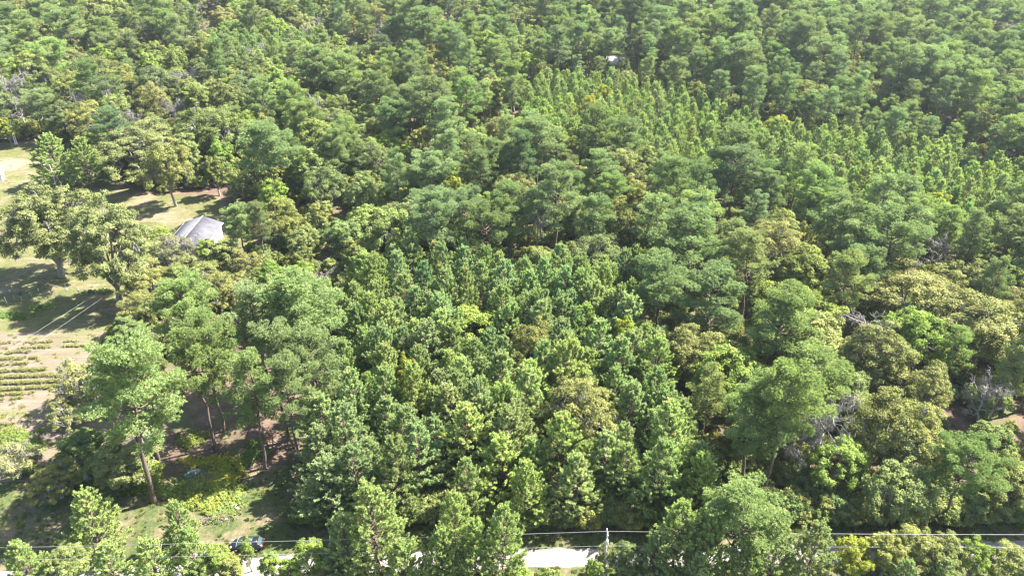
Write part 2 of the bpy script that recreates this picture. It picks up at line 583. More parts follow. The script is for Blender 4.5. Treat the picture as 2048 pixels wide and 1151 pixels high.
for s, (H, R, b) in enumerate([(14, 3.5, .10), (13, 3.2, .12), (15, 3.6, .16), (13.5, 3.9, .08), (14, 3.0, .12), (12, 3.6, .10)]):
    t, c = young_pine(H, R, S(100 + s), b)
    register('young_pine', H, R, [('trunk', t), ('crown', c)], [M_BARK, M_PINE])
for s, (H, R, b, nl) in enumerate([(24, 4.6, .50, 42), (23, 5.4, .60, 42), (25, 4.0, .44, 42), (22, 4.8, .40, 46), (23, 3.7, .5, 34), (21, 5.6, .56, 34)]):
    t, c = tall_pine(H, R, S(200 + s), b, 1.0, nl)
    register('tall_pine', H, R, [('trunk', t), ('crown', c)], [M_BARK, M_TPINE])
for s, (H, R, ba, ncl) in enumerate([(16, 7.5, .2, 88), (15, 6.6, .2, 84), (14, 7.0, .2, 84), (15, 5.4, .2, 70), (20, 8.2, .13, 140), (20, 7.4, .11, 130)]):
    t, c, mo = broadleaf(H, R, S(300 + s), ba, ncl, 1.45, 380, 0.30, 0.62, 8, moss=16)
    register('oak_tree', H, R, [('trunk', t), ('crown', c), ('hanging_moss', mo)], [M_OBARK, M_OAK, M_MOSS])
for s, (H, R, b) in enumerate([(15, 4.4, .22), (14, 4.0, .16), (16, 4.0, .2), (13, 4.6, .2), (15, 3.2, .12), (12, 5.0, .25)]):
    t, c, mo = broadleaf(H, R, S(400 + s), b, 62, 1.1, 330, 0.28, 0.8, 6)
    register('broadleaf_tree', H, R, [('trunk', t), ('crown', c)], [M_OBARK, M_LEAF])
for s, (H, R) in enumerate([(10, 4.6), (9, 4.2)]):      # thin crowned, branches showing
    t, c, mo = broadleaf(H, R, S(450 + s), 0.16, 52, 0.95, 150, 0.26, 0.7, 8, gap=0.1, moss=26)
    register('sparse_oak', H, R, [('trunk', t), ('crown', c), ('hanging_moss', mo)], [M_DEAD, M_OAK, M_MOSS])
for s, (H, R) in enumerate([(4, 2.0), (3.4, 2.3)]):
    t, c, mo = broadleaf(H, R, S(500 + s), 0.08, 26, 0.75, 170, 0.24, 0.85, 5)
    register('shrub', H, R, [('stem', t), ('foliage', c)], [M_OBARK, M_LEAF])
for s, (H, R) in enumerate([(12, 4.0), (13, 3.4)]):
    t, mo = dead_tree(H, R, S(600 + s), 150 if s == 0 else 50)
    register('dead_tree', H, R, [('trunk', t), ('hanging_moss', mo)], [M_DEAD, M_MOSS])
CATEGORY = {'young_pine': 'pine tree', 'tall_pine': 'pine tree', 'oak_tree': 'oak tree', 'broadleaf_tree': 'tree',
            'sparse_oak': 'oak tree', 'shrub': 'shrub', 'dead_tree': 'dead tree'}

TINTS = {
    'mid': (1.0, 1.0, 1.0), 'fresh': (1.1, 1.12, 0.95), 'blue': (0.94, 0.99, 1.0), 'dark': (0.72, 0.8, 0.8),
    'olive': (1.08, 1.0, 0.92), 'tan': (1.20, 1.09, 1.02), 'yellow': (1.38, 1.28, 0.62), 'bright': (1.08, 1.18, 0.8),
    'grey': (1.25, 1.12, 1.35), 'gold': (1.75, 1.3, 0.6), 'rust': (1.9, 0.95, 0.8)}


def plant(kind, x, y, scale, rz, tint, label, group, variant=None, sz=1.0, tilt=(0.0, 0.0)):
    L = LIB[kind]
    v = L[(variant if variant is not None else int(RNG.integers(0, len(L)))) % len(L)]
    root = bpy.data.objects.new(kind, None)
    root.empty_display_size = 0.5
    COL.objects.link(root)
    root.location = (x, y, 0)
    root.rotation_euler = (tilt[0], tilt[1], rz)
    root.scale = (scale, scale, scale * sz)
    tag(root, label, CATEGORY[kind], group)
    for nm, me in v['parts']:
        o = bpy.data.objects.new(nm, me)
        COL.objects.link(o)
        o.parent = root
        o['tint'] = [float(q) for q in tint] if nm in ('crown', 'foliage') else [1.0, 1.0, 1.0]
    return root


def vary(tint, amt=0.07):
    b = 1 + RNG.normal(0, amt * 1.3)
    r = 1 + RNG.normal(0, amt * .6)
    return (max(.3, tint[0] * b * r), max(.3, tint[1] * b), max(.3, tint[2] * b * (1 + RNG.normal(0, amt))))


# ------------------------------------------------------------------ ground surfaces
def sheet(name, poly_px, z, mat, sub=1):
    pts = [at(px, py, 0) for px, py in poly_px]
    bm = bmesh.new()
    vs = [bm.verts.new((p.x, p.y, z)) for p in pts]
    bm.faces.new(vs)
    bmesh.ops.triangulate(bm, faces=bm.faces[:])
    me = bpy.data.meshes.new(name); bm.to_mesh(me); bm.free()
    me.materials.append(mat)
    if me.polygons[0].normal.z < 0: me.flip_normals()
    o = link(name, me)
    return tag(o, kind='structure')


def m_floor(nt, p):
    a = ramp(nt, noise(nt, 0.35, 5, 0.6, p), [(0.3, (0.06, 0.043, 0.030)), (0.55, (0.125, 0.085, 0.06)), (0.75, (0.19, 0.135, 0.10))])
    g = ramp(nt, noise(nt, 1.8, 4, 0.6, p), [(0.3, (0.05, 0.07, 0.02)), (0.7, (0.11, 0.12, 0.045))])
    return mix(nt, ramp(nt, noise(nt, 0.12, 4, 0.6, p), [(0.52, (0, 0, 0)), (0.62, (1, 1, 1))]), a, g)


def m_lawn(nt, p):
    g = ramp(nt, noise(nt, 2.2, 6, 0.65, p), [(0.3, (0.055, 0.068, 0.022)), (0.7, (0.145, 0.145, 0.052))])
    d = ramp(nt, noise(nt, 1.0, 5, 0.6, p), [(0.3, (0.15, 0.12, 0.075)), (0.7, (0.235, 0.185, 0.13))])
    c = mix(nt, ramp(nt, noise(nt, 0.09, 6, 0.65, p, 0.4), [(0.48, (0, 0, 0)), (0.62, (0.9, 0.9, 0.9))]), g, d)
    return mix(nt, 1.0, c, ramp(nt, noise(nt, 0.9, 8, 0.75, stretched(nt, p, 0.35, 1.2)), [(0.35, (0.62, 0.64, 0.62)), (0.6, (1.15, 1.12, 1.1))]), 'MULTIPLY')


def m_grass(nt, p):
    g = ramp(nt, noise(nt, 2.5, 6, 0.65, p), [(0.3, (0.035, 0.055, 0.018)), (0.7, (0.095, 0.115, 0.038))])
    d = ramp(nt, noise(nt, 1.0, 5, 0.6, p), [(0.3, (0.13, 0.10, 0.065)), (0.7, (0.22, 0.175, 0.12))])
    c = mix(nt, ramp(nt, noise(nt, 0.14, 6, 0.65, p, 0.5), [(0.46, (0, 0, 0)), (0.62, (0.9, 0.9, 0.9))]), g, d)
    return mix(nt, 1.0, c, ramp(nt, noise(nt, 1.6, 8, 0.75, p), [(0.35, (0.55, 0.58, 0.55)), (0.62, (1.2, 1.15, 1.1))]), 'MULTIPLY')


def stretched(nt, p, sx, sy):
    mp = N(nt, "ShaderNodeMapping")
    mp.inputs["Scale"].default_value = (sx, sy, 1)
    mp.inputs["Rotation"].default_value = (0, 0, math.radians(-5))
    nt.links.new(p, mp.inputs["Vector"])
    return mp.outputs[0]


def m_field(nt, p):
    st = noise(nt, 1.0, 8, 0.7, stretched(nt, p, 0.16, 1.4))
    s = ramp(nt, st, [(0.3, (0.085, 0.06, 0.042)), (0.5, (0.145, 0.112, 0.086)), (0.7, (0.195, 0.165, 0.14))])
    g = ramp(nt, noise(nt, 3, 5, 0.6, p), [(0.3, (0.05, 0.065, 0.022)), (0.7, (0.17, 0.165, 0.065))])
    return mix(nt, ramp(nt, noise(nt, 1.0, 5, 0.6, stretched(nt, p, 0.05, 0.5)), [(0.46, (0, 0, 0)), (0.60, (0.8, 0.8, 0.8))]), s, g)


def m_road(nt, p):
    b = ramp(nt, noise(nt, 1.2, 6, 0.6, stretched(nt, p, 0.25, 1.6)), [(0.3, (0.16, 0.14, 0.125)), (0.7, (0.27, 0.25, 0.232))])
    return mix(nt, ramp(nt, noise(nt, 9, 3, 0.7, p), [(0.35, (0.0, 0, 0)), (0.75, (0.5, 0.5, 0.5))]), b, (0.30, 0.28, 0.26))


def m_sand(nt, p):
    return ramp(nt, noise(nt, 1.6, 5, 0.6, p), [(0.3, (0.18, 0.15, 0.125)), (0.7, (0.36, 0.33, 0.31))])


M_FLOOR = surf("forest_floor", build=m_floor, rough=0.95, bump=(3, 0.8, 0.15))
M_LAWN = surf("lawn_grass", build=m_lawn, rough=0.95, bump=(6, 0.7, 0.08))
M_GRASS = surf("verge_grass", build=m_grass, rough=0.95, bump=(5, 0.8, 0.12))
M_FIELD = surf("field_soil", build=m_field, rough=0.95, bump=(3, 0.5, 0.08))
M_ROAD = surf("sandy_road", build=m_road, rough=0.95, bump=(5, 0.4, 0.05))
M_SAND = surf("pale_sand", build=m_sand, rough=0.95)

gm = bpy.data.meshes.new("ground")
gm.from_pydata([(-2500, -600, 0), (2500, -600, 0), (2500, 4000, 0), (-2500, 4000, 0)], [], [(0, 1, 2, 3)])
gm.materials.append(M_FLOOR)
tag(link("ground", gm), kind='structure')

YARD = [(-700, 284), (120, 286), (290, 385), (400, 392), (530, 405), (535, 445), (500, 500), (430, 560), (330, 600), (270, 640), (228, 662), (-700, 684)]
FIELD = [(-700, 672), (60, 664), (228, 652), (262, 720), (262, 850), (330, 880), (300, 915), (200, 935), (60, 962), (-700, 975)]
VERGE = [(-700, 965), (60, 950), (200, 960), (290, 985), (330, 1010), (400, 985), (470, 975), (520, 930), (590, 930), (575, 1000), (660, 1038), (1400, 1052), (2700, 1030), (2700, 1400), (-1200, 1400)]
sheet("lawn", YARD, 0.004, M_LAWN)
sheet("field", FIELD, 0.008, M_FIELD)
sheet("grass_verge", VERGE, 0.004, M_GRASS)
road_n = [(-600, 1162), (380, 1128), (560, 1111), (700, 1107), (1050, 1097), (1300, 1094), (1750, 1086), (2048, 1080), (2700, 1066)]
road_s = [(2700, 1104), (2048, 1121), (1750, 1124), (1300, 1131), (1050, 1134), (700, 1146), (560, 1150), (380, 1166), (-600, 1205)]


def wob(pl, amp=2.0):
    out = []
    for i in range(len(pl) - 1):
        for k in range(12):
            f = k / 12
            out.append((pl[i][0] * (1 - f) + pl[i + 1][0] * f, pl[i][1] * (1 - f) + pl[i + 1][1] * f + RNG.normal(0, amp)))
    out.append(pl[-1])
    return out


sheet("dirt_road", wob(road_n, 1.3) + wob(road_s, 1.6), 0.012, M_ROAD)


def blob(name, px, py, rx, ry, z, mat, seed=0):
    r = S(seed)
    c = at(px, py, 0)
    ph = r.uniform(0, 6.28, 3)
    pts = []
    for i in range(40):
        a = i * 6.283 / 40
        k = 1 + 0.18 * math.sin(2 * a + ph[0]) + 0.14 * math.sin(3 * a + ph[1]) + 0.08 * math.sin(7 * a + ph[2])
        pts.append((c.x + rx * k * math.cos(a), c.y + ry * k * math.sin(a), z))
    me = bpy.data.meshes.new(name)
    me.from_pydata(pts, [], [list(range(40))])
    me.materials.append(mat)
    return tag(link(name, me), kind='structure')


M_RED = surf("red_clay", build=lambda nt, p: ramp(nt, noise(nt, 1, 4, 0.6, p), [(0.3, (0.20, 0.14, 0.09)), (0.7, (0.27, 0.16, 0.12))]), rough=0.95)
blob("sandy_patch", 292, 888, 1.6, 4.5, 0.020, M_SAND, 2)
blob("clay_patch", 6, 333, 6, 4.5, 0.016, M_RED, 4)
blob("bare_dirt", 397, 1125, 1.3, 2.2, 0.016, M_ROAD, 7)

# ------------------------------------------------------------------ where trees stand
CLEAR = [YARD, FIELD,
         [(255, 700), (330, 780), (420, 770), (610, 800), (640, 880), (590, 910), (575, 1000), (640, 1046), (1400, 1056), (2900, 1040), (2900, 1600), (-1500, 1600), (-1500, 955), (60, 940), (200, 930), (240, 850)]]
ZA = [(690, 505), (800, 455), (930, 480), (1060, 505), (1250, 475), (1345, 470), (1330, 520), (1240, 570), (1260, 620), (1330, 655), (1350, 760), (1380, 840), (1430, 900), (1460, 1100), (540, 1100), (545, 880), (610, 780), (680, 660)]
ZD = [(1490, 450), (1640, 430), (1700, 520), (1900, 490), (2700, 620), (2700, 1200), (1460, 1200), (1400, 880), (1350, 760), (1330, 655), (1500, 640)]
ZE = [(1280, 430), (1480, 420), (1500, 640), (1330, 655), (1250, 600), (1330, 520)]
ZMOSS = [(235, 490), (480, 450), (690, 440), (690, 560), (560, 575), (450, 560), (300, 620), (230, 640)]
ZSTRIP = [(200, 600), (300, 560), (690, 560), (680, 660), (600, 800), (540, 900), (200, 900)]
ZF = [(1030, 138), (1130, 118), (1270, 128), (1480, 190), (1760, 235), (2300, 330), (2300, 470), (1900, 420), (1500, 322), (1250, 262), (1030, 225)]
ZG1 = [(390, 55), (460, 40), (640, 45), (650, 85), (430, 80)]
ZG2 = [(800, 15), (1100, 30), (1120, 70), (900, 50)]
ZLO = [(-700, 130), (330, 150), (380, 300), (300, 400), (-700, 300)]


GAPS = [[(1020, 82), (1130, 96), (1150, 112), (1040, 100)], [(640, 2), (780, 16), (1100, 52), (1100, 66), (760, 30), (640, 14)], [(190, 62), (260, 72), (300, 88), (290, 100), (200, 84)],
        [(1050, 128), (1140, 112), (1280, 122), (1490, 184), (1480, 196), (1270, 136), (1140, 124)], [(340, 20), (380, 34), (384, 50), (330, 38)], [(1480, 186), (1760, 228), (1760, 240), (1480, 198)]]


def zone_of(x, y):
    pb = proj(x, y, 0)
    pg = proj(x, y, 9)
    for c in GAPS:
        if in_poly(pg, c): return None
    for c in CLEAR:
        if in_poly(pb, c): return None
    p = proj(x, y, 13)
    if in_poly(p, ZA): return 'A'
    if in_poly(p, ZE): return 'E'
    if in_poly(p, ZD): return 'D'
    if in_poly(p, ZMOSS): return 'M'
    if in_poly(p, ZSTRIP): return None
    if in_poly(p, ZF): return 'F'
    if in_poly(p, ZG1) or in_poly(p, ZG2): return 'G'
    if in_poly(p, ZLO): return 'L'
    if p[0] < 760: return 'W'
    if p[0] > 1100: return 'R'
    return 'C'


MIX = {   # kind: probability, height low-high, tints
    'A': [('young_pine', .955, 10.8, 15.2, ('mid', 'mid', 'mid', 'fresh', 'blue')), ('broadleaf_tree', .045, 10, 12, ('mid', 'bright', 'dark', 'olive'))],
    'F': [('young_pine', .97, 9, 11.5, ('fresh', 'mid', 'fresh')), ('broadleaf_tree', .03, 9, 12, ('yellow', 'tan', 'mid'))],
    'G': [('young_pine', .97, 10, 12, ('mid', 'blue', 'mid', 'fresh')), ('broadleaf_tree', .03, 9, 12, ('yellow', 'bright'))],
    'E': [('tall_pine', .85, 16, 21, ('mid', 'blue', 'fresh')), ('broadleaf_tree', .15, 10, 13, ('mid', 'dark'))],
    'D': [('oak_tree', .36, 12, 15, ('tan', 'tan', 'olive', 'olive', 'mid')), ('broadleaf_tree', .38, 10, 14, ('olive', 'tan', 'bright', 'mid')),
          ('tall_pine', .248, 15, 20, ('olive', 'mid', 'fresh')), ('dead_tree', .012, 10, 13, ('mid',))],
    'M': [('sparse_oak', .5, 7, 9.5, ('olive', 'olive', 'tan')), ('broadleaf_tree', .45, 7.5, 10, ('olive', 'mid', 'mid', 'bright')), ('dead_tree', .05, 8, 10, ('mid',))],
    'L': [('oak_tree', .72, 13, 16, ('dark', 'mid', 'olive')), ('broadleaf_tree', .16, 11, 14, ('mid', 'olive')), ('tall_pine', .08, 17, 20, ('dark', 'mid')), ('dead_tree', .04, 11, 13, ('mid',))],
    'W': [('oak_tree', .34, 12, 16, ('mid', 'olive', 'mid', 'dark')), ('broadleaf_tree', .47, 11, 15, ('mid', 'bright', 'mid', 'olive', 'fresh')), ('tall_pine', .18, 16, 21, ('mid', 'mid', 'fresh', 'dark')), ('dead_tree', .01, 11, 13, ('mid',))],
    'C': [('oak_tree', .16, 12, 15, ('mid', 'olive')), ('broadleaf_tree', .26, 11, 15, ('mid', 'bright', 'olive')), ('tall_pine', .57, 16, 21, ('mid', 'blue', 'fresh', 'mid')), ('dead_tree', .01, 11, 13, ('mid',))],
    'R': [('oak_tree', .06, 12, 15, ('olive', 'tan', 'mid')), ('broadleaf_tree', .13, 11, 14, ('olive', 'mid', 'tan')), ('tall_pine', .805, 15, 22, ('mid', 'mid', 'blue', 'mid', 'fresh')), ('dead_tree', .005, 11, 13, ('mid',))],
}
WHERE = {'A': 'in the dense pine plantation beside the sandy road', 'F': 'in the fine textured plantation far behind on the right', 'G': 'in the small plantation near the top of the view',
         'E': 'in the dark tall pine clump right of the plantation', 'D': 'in the mixed olive and tan woods at lower right', 'M': 'in the low scrubby woods between house and plantation',
         'L': 'in the shady oak woods behind the open yard at left', 'W': 'in the mixed woods of the left half', 'C': 'in the mixed woods behind the plantation', 'R': 'in the pine woods of the right half'}
NOUN = {'young_pine': 'pointed young pine with upright needle tufts', 'tall_pine': 'tall pine with rounded clumpy crown on bare trunk', 'oak_tree': 'broad oak with wide domed crown',
        'broadleaf_tree': 'leafy broadleaf tree with oval crown', 'sparse_oak': 'thin crowned mossy oak showing grey branches', 'dead_tree': 'bare grey dead tree hung with moss'}
TWORD = {'mid': 'mid green', 'fresh': 'fresh green', 'blue': 'bluish green', 'dark': 'dark green', 'olive': 'olive green', 'tan': 'tan green', 'yellow': 'yellow', 'bright': 'bright green', 'grey': 'greyish', 'gold': 'golden', 'rust': 'rusty red'}

LANDMARKS = []


def spaced(x, y, r, grid, cell=8.0):
    gx, gy = int(x // cell), int(y // cell)
    for i in (-1, 0, 1):
        for j in (-1, 0, 1):
            for (qx, qy, qr) in grid.get((gx + i, gy + j), ()):
                if (qx - x) ** 2 + (qy - y) ** 2 < (0.5 * (r + qr)) ** 2: return False
    return True


GRID = {}


def put(x, y, r, cell=8.0):
    GRID.setdefault((int(x // cell), int(y // cell)), []).append((x, y, r))


# ---- trees picked out one by one: kind, x of the top, y of the top (pixels), height, radius, tint, label, variant
SINGLE = [
    # open yard at left
    ('oak_tree', 92, 352, 19.5, 10.0, 'mid', 'large open oak on the lawn, left of the white house, trunks forked near the ground', 4),
    ('oak_tree', 222, 345, 18.0, 8.0, 'mid', 'dark trunked spreading oak on the lawn between forked oak and white house', 5),
    ('oak_tree', 268, 246, 17.0, 11.0, 'mid', 'big rounded oak at the rear edge of the lawn', 4),
    ('oak_tree', 352, 285, 15.0, 5.6, 'olive', 'oak with drooping moss behind the white house roof', 1),
    ('young_pine', 92, 274, 13.5, 6.4, 'fresh', 'bushy young pine at the far left of the lawn beside the lamp pole', 3),
    ('young_pine', 158, 278, 13.0, 5.4, 'fresh', 'bushy young pine between the lamp pole pine and the big rounded oak', 0),
    ('broadleaf_tree', 312, 455, 7.0, 3.0, 'fresh', 'small light green tree by the left end of the white house', 3),
    ('sparse_oak', 335, 470, 8.5, 4.6, 'grey', 'grey mossy half bare tree before the white house', 0),
    ('dead_tree', 355, 472, 8.5, 3.2, 'mid', 'pale bare limbed dead tree in front of the house roof', 1),
    ('broadleaf_tree', 412, 478, 7.0, 3.0, 'bright', 'small green tree hiding the foot of the white house wall', 0),
    ('broadleaf_tree', 445, 480, 8.0, 3.6, 'mid', 'round green tree just right of the white house', 1),
    ('broadleaf_tree', 600, 520, 8.5, 2.6, 'bright', 'bright green small tree beside the pale dead tree', 1),
    ('dead_tree', 640, 540, 8.5, 2.2, 'mid', 'pale dead tree leaning over the dark gap left of the plantation', 1),
    ('oak_tree', 285, 530, 10.0, 6.0, 'tan', 'tan crowned low oak at the end of the slanting wires', 0),
    ('oak_tree', 370, 520, 9.5, 5.4, 'olive', 'olive oak between the slanting wires and the tall pines', 1),
    ('oak_tree', 285, 590, 8.0, 4.5, 'olive', 'low olive oak at the field edge under the slanting wires', 2),
    ('broadleaf_tree', 250, 640, 6.0, 3.4, 'dark', 'small dark tree at the upper right corner of the field', 2),
    ('oak_tree', 440, 545, 11.0, 5.0, 'olive', 'olive oak at the head of the tall pine row', 2),
    # tall pines of the strip
    ('tall_pine', 268, 662, 29.0, 6.2, 'fresh', 'tallest pine, long bare trunk rising from the clearing at lower left', 0),
    ('tall_pine', 318, 690, 24.0, 4.8, 'fresh', 'second tall pine close behind the tallest, slim dark trunk', 2),
    ('tall_pine', 345, 575, 22.0, 5.8, 'fresh', 'broad yellow green pine crown above the field corner', 1),
    ('tall_pine', 400, 640, 22.0, 4.2, 'fresh', 'tall pine with its slim trunk showing above the brown clearing', 0),
    ('tall_pine', 462, 615, 22.5, 4.3, 'fresh', 'tall pine in the middle of the row over the clearing', 3),
    ('tall_pine', 500, 570, 21.0, 5.4, 'mid', 'tall pine at the rear of the row, left of the broadest crown', 2),
    ('tall_pine', 595, 562, 22.0, 7.4, 'fresh', 'very broad flat pine crown left of the plantation', 1),
    ('tall_pine', 535, 655, 22.0, 4.3, 'mid', 'tall pine in front of the very broad flat crown', 0),
    ('tall_pine', 515, 740, 21.0, 3.7, 'fresh', 'tall pine with two pale trunks showing by the plantation edge', 2),
    ('tall_pine', 615, 665, 20.0, 4.8, 'mid', 'tall pine squeezed against the left edge of the plantation', 3),
    ('tall_pine', 562, 720, 20.0, 3.4, 'mid', 'narrow tall pine between the two trunked pine and plantation', 0),
    ('tall_pine', 225, 720, 18.0, 3.8, 'fresh', 'shorter pine whose crown overhangs the crop rows', 1),
    # scrub of the left foreground
    ('sparse_oak', 158, 722, 10.0, 5.4, 'tan', 'scraggly tan oak with white limbs over the crop rows', 1),
    ('sparse_oak', 118, 805, 6.0, 3.4, 'olive', 'low spreading oak on the bare soil below the crop rows', 0),
    ('broadleaf_tree', 150, 870, 6.0, 3.8, 'dark', 'dark leafy tree on the sandy ground at lower left', 1),
    ('oak_tree', 100, 935, 6.0, 3.9, 'olive', 'small oak on the grass below the dark leafy tree', 0),
    ('oak_tree', 232, 892, 8.5, 4.6, 'mid', 'round small oak just left of the tallest pine trunk', 1),
    ('sparse_oak', 15, 890, 6.5, 3.6, 'grey', 'greyish mossy tree at the left picture edge above the wires', 1),
    ('broadleaf_tree', 285, 925, 4.5, 2.4, 'bright', 'bright small sapling between round oak and tallest pine', 2),
    ('young_pine', 165, 985, 11.0, 3.9, 'fresh', 'young pine over the shaded grass at lower left corner', 3),
    ('young_pine', 345, 1003, 8.5, 2.2, 'fresh', 'slim young pine over the pale grass near the tallest trunk', 4),
    ('young_pine', 30, 1086, 9.0, 2.8, 'fresh', 'young pine at the bottom left corner', 0),
    ('broadleaf_tree', 118, 1098, 6.5, 2.8, 'mid', 'dark centred leafy tree between the two corner pines', 3),
    ('young_pine', 205, 1092, 8.0, 2.6, 'fresh', 'low pine at the bottom edge below the shaded grass pine', 1),
    ('young_pine', 290, 1080, 9.0, 3.0, 'fresh', 'pine at the bottom edge left of the parked car', 3),
    ('young_pine', 372, 1058, 9.0, 2.4, 'fresh', 'pine at the bottom edge halfway to the parked car', 0),
    ('broadleaf_tree', 425, 1092, 6.5, 1.9, 'bright', 'light green tree covering the front of the parked car', 0),
    ('broadleaf_tree', 488, 1074, 6.5, 0.9, 'bright', 'thin light green tree in front of the parked car', 2),
    ('broadleaf_tree', 535, 1106, 5.5, 1.5, 'bright', 'small light green tree just right of the parked car', 1),
    ('broadleaf_tree', 612, 1092, 6.5, 2.6, 'bright', 'light green tree on the road edge between car and big roadside pine', 3),
    ('broadleaf_tree', 458, 1112, 5.0, 1.5, 'olive', 'small olive tree on the near side of the road, below the parked car front', 4),
    ('broadleaf_tree', 575, 1122, 4.5, 1.6, 'bright', 'low green bush hiding the road, right below the parked car', 0),
    ('broadleaf_tree', 640, 1126, 4.5, 1.7, 'olive', 'low olive bush hiding the road between car and big roadside pine', 3),
    ('broadleaf_tree', 400, 1118, 5.0, 1.6, 'mid', 'low green tree at the bottom edge left of the parked car', 1),
    ('broadleaf_tree', 700, 1112, 5.0, 1.6, 'fresh', 'fresh green small tree at the left foot of the big roadside pine', 2),
    ('broadleaf_tree', 665, 1100, 5.5, 1.8, 'olive', 'small olive tree left of the big roadside pine', 2),
    ('young_pine', 738, 974, 15.5, 4.9, 'fresh', 'big roadside pine with spreading crown, left of centre', 3),
    ('young_pine', 680, 1030, 12.0, 3.0, 'mid', 'smaller pine leaning on the left side of the big roadside pine', 4),
    ('young_pine', 905, 992, 14.5, 3.4, 'fresh', 'twin topped roadside pine in the centre', 0),
    ('young_pine', 1005, 1020, 13.5, 3.2, 'fresh', 'roadside pine directly left of the white road stretch', 1),
    ('young_pine', 950, 1045, 12.0, 2.8, 'fresh', 'roadside pine between the twin topped pine and the white road', 2),
    ('young_pine', 880, 1060, 11.0, 3.2, 'fresh', 'low pine in front of the twin topped roadside pine', 3),
    ('young_pine', 800, 1085, 9.5, 2.8, 'fresh', 'low pine at the foot of the big roadside pine', 0),
    ('shrub', 1035, 1128, 3.2, 1.6, 'bright', 'green bush at the near road edge below the white stretch', 0),
    ('shrub', 1105, 1143, 2.6, 1.5, 'fresh', 'green bush just left of the utility pole bushes', 1),
    ('broadleaf_tree', 1190, 1118, 5.0, 1.2, 'bright', 'light leafy bush on the near side of the white road', 2),
    ('broadleaf_tree', 1215, 1084, 6.5, 1.3, 'grey', 'thin pale tree standing against the utility pole', 1),
    ('broadleaf_tree', 1255, 1086, 6.8, 2.3, 'dark', 'dense dark green small tree right of the utility pole', 3),
    ('young_pine', 1365, 1010, 13.0, 3.6, 'fresh', 'roadside pine right of the dark small tree', 1),
    ('young_pine', 1318, 1060, 10.0, 2.4, 'mid', 'slim roadside pine left of the wide domed pine', 4),
    ('tall_pine', 1495, 980, 16.0, 5.4, 'fresh', 'wide domed roadside pine at lower right, largest along the road', 3),
    ('young_pine', 1430, 1040, 12.0, 3.2, 'fresh', 'pine filling the left flank of the wide domed pine', 3),
    ('young_pine', 1565, 1048, 11.5, 3.2, 'mid', 'pine filling the right flank of the wide domed pine', 0),
    ('young_pine', 1640, 1052, 11.0, 3.2, 'mid', 'roadside pine right of the wide domed pine', 1),
    ('young_pine', 1500, 1095, 9.0, 3.0, 'fresh', 'low pine at the bottom edge under the wide domed pine', 3),
    ('young_pine', 1400, 1110, 8.5, 2.6, 'mid', 'low pine at the bottom edge right of the dark small tree', 2),
    ('broadleaf_tree', 1715, 1078, 7.5, 2.4, 'yellow', 'yellow green leafy tree beside the road at lower right', 0),
    ('broadleaf_tree', 1790, 1070, 8.0, 2.8, 'tan', 'tan green leafy tree right of the yellow green roadside tree', 1),
    ('broadleaf_tree', 1845, 1062, 8.5, 3.0, 'olive', 'peaked olive tree rising over the lower wire', 2),
    ('broadleaf_tree', 1905, 1078, 8.0, 2.8, 'olive', 'olive leafy tree between peaked olive tree and corner tree', 3),
    ('broadleaf_tree', 1962, 1080, 8.0, 2.2, 'bright', 'bright green leafy tree by the road near the right corner', 0),
    ('broadleaf_tree', 2035, 1092, 7.0, 2.8, 'olive', 'olive leafy tree in the bottom right corner', 1),
    ('young_pine', 1895, 1118, 7.0, 2.2, 'mid', 'small pine among the leafy roadside trees at right', 2),
    ('young_pine', 1820, 1122, 7.0, 2.2, 'blue', 'bluish small pine below the tan green roadside tree', 1),
    # picked out inside the woods
    ('oak_tree', 1062, 640, 14.5, 4.2, 'olive', 'olive brown oak standing among the plantation pines', 1),
    ('oak_tree', 1165, 765, 15.5, 6.4, 'olive', 'large rounded olive oak in the front half of the plantation', 0),
    ('broadleaf_tree', 812, 708, 14.0, 1.7, 'yellow', 'slim yellow green tree poking out of the plantation', 2),
    ('broadleaf_tree', 1252, 628, 15.0, 2.3, 'yellow', 'yellow topped tree at the right edge of the plantation', 1),
    ('tall_pine', 1385, 432, 22.0, 7.4, 'blue', 'huge rounded blue green pine crown right of the plantation', 3),
    ('tall_pine', 1330, 520, 19.0, 5.5, 'blue', 'dark bluish pine on the left side of the huge rounded pine', 1),
    ('tall_pine', 1430, 540, 19.0, 6.0, 'blue', 'bluish pine in front of the huge rounded pine', 3),
    ('oak_tree', 1560, 445, 16.0, 8.0, 'tan', 'wide tan crowned oak right of the huge rounded pine', 0),
    ('tall_pine', 1680, 395, 19.0, 5.0, 'blue', 'blue green pine behind the wide tan oak', 2),
    ('tall_pine', 1738, 500, 17.0, 4.6, 'blue', 'pale blue green pine right of the wide tan oak', 0),
    ('oak_tree', 1610, 575, 15.5, 7.4, 'bright', 'bright yellow green oak in the middle of the right woods', 2),
    ('oak_tree', 1850, 540, 15.5, 10.0, 'tan', 'very wide tan oak with sweeping crown at the right', 0),
    ('oak_tree', 1990, 600, 15.0, 9.0, 'tan', 'tan oak beside the very wide tan oak at the right edge', 2),
    ('dead_tree', 1745, 625, 13.0, 4.2, 'mid', 'grey bare tree in the gap beside the very wide tan oak', 1),
    ('dead_tree', 1650, 800, 14.0, 5.0, 'mid', 'big pale mossy dead tree at lower right', 0),
    ('dead_tree', 1600, 840, 11.0, 4.2, 'mid', 'smaller mossy dead tree left of the big pale one', 0),
    ('tall_pine', 1500, 770, 22.0, 4.8, 'fresh', 'slender pine with leaning trunk left of the pale dead trees', 0),
    ('tall_pine', 1580, 745, 23.0, 5.2, 'fresh', 'tall pine rising just behind the pale dead trees', 1),
    ('broadleaf_tree', 1470, 690, 14.5, 6.0, 'bright', 'light green leafy tree behind the slender leaning pine', 3),
    ('tall_pine', 1640, 700, 18.0, 5.4, 'fresh', 'fresh green pine behind the tall pine by the dead trees', 3),
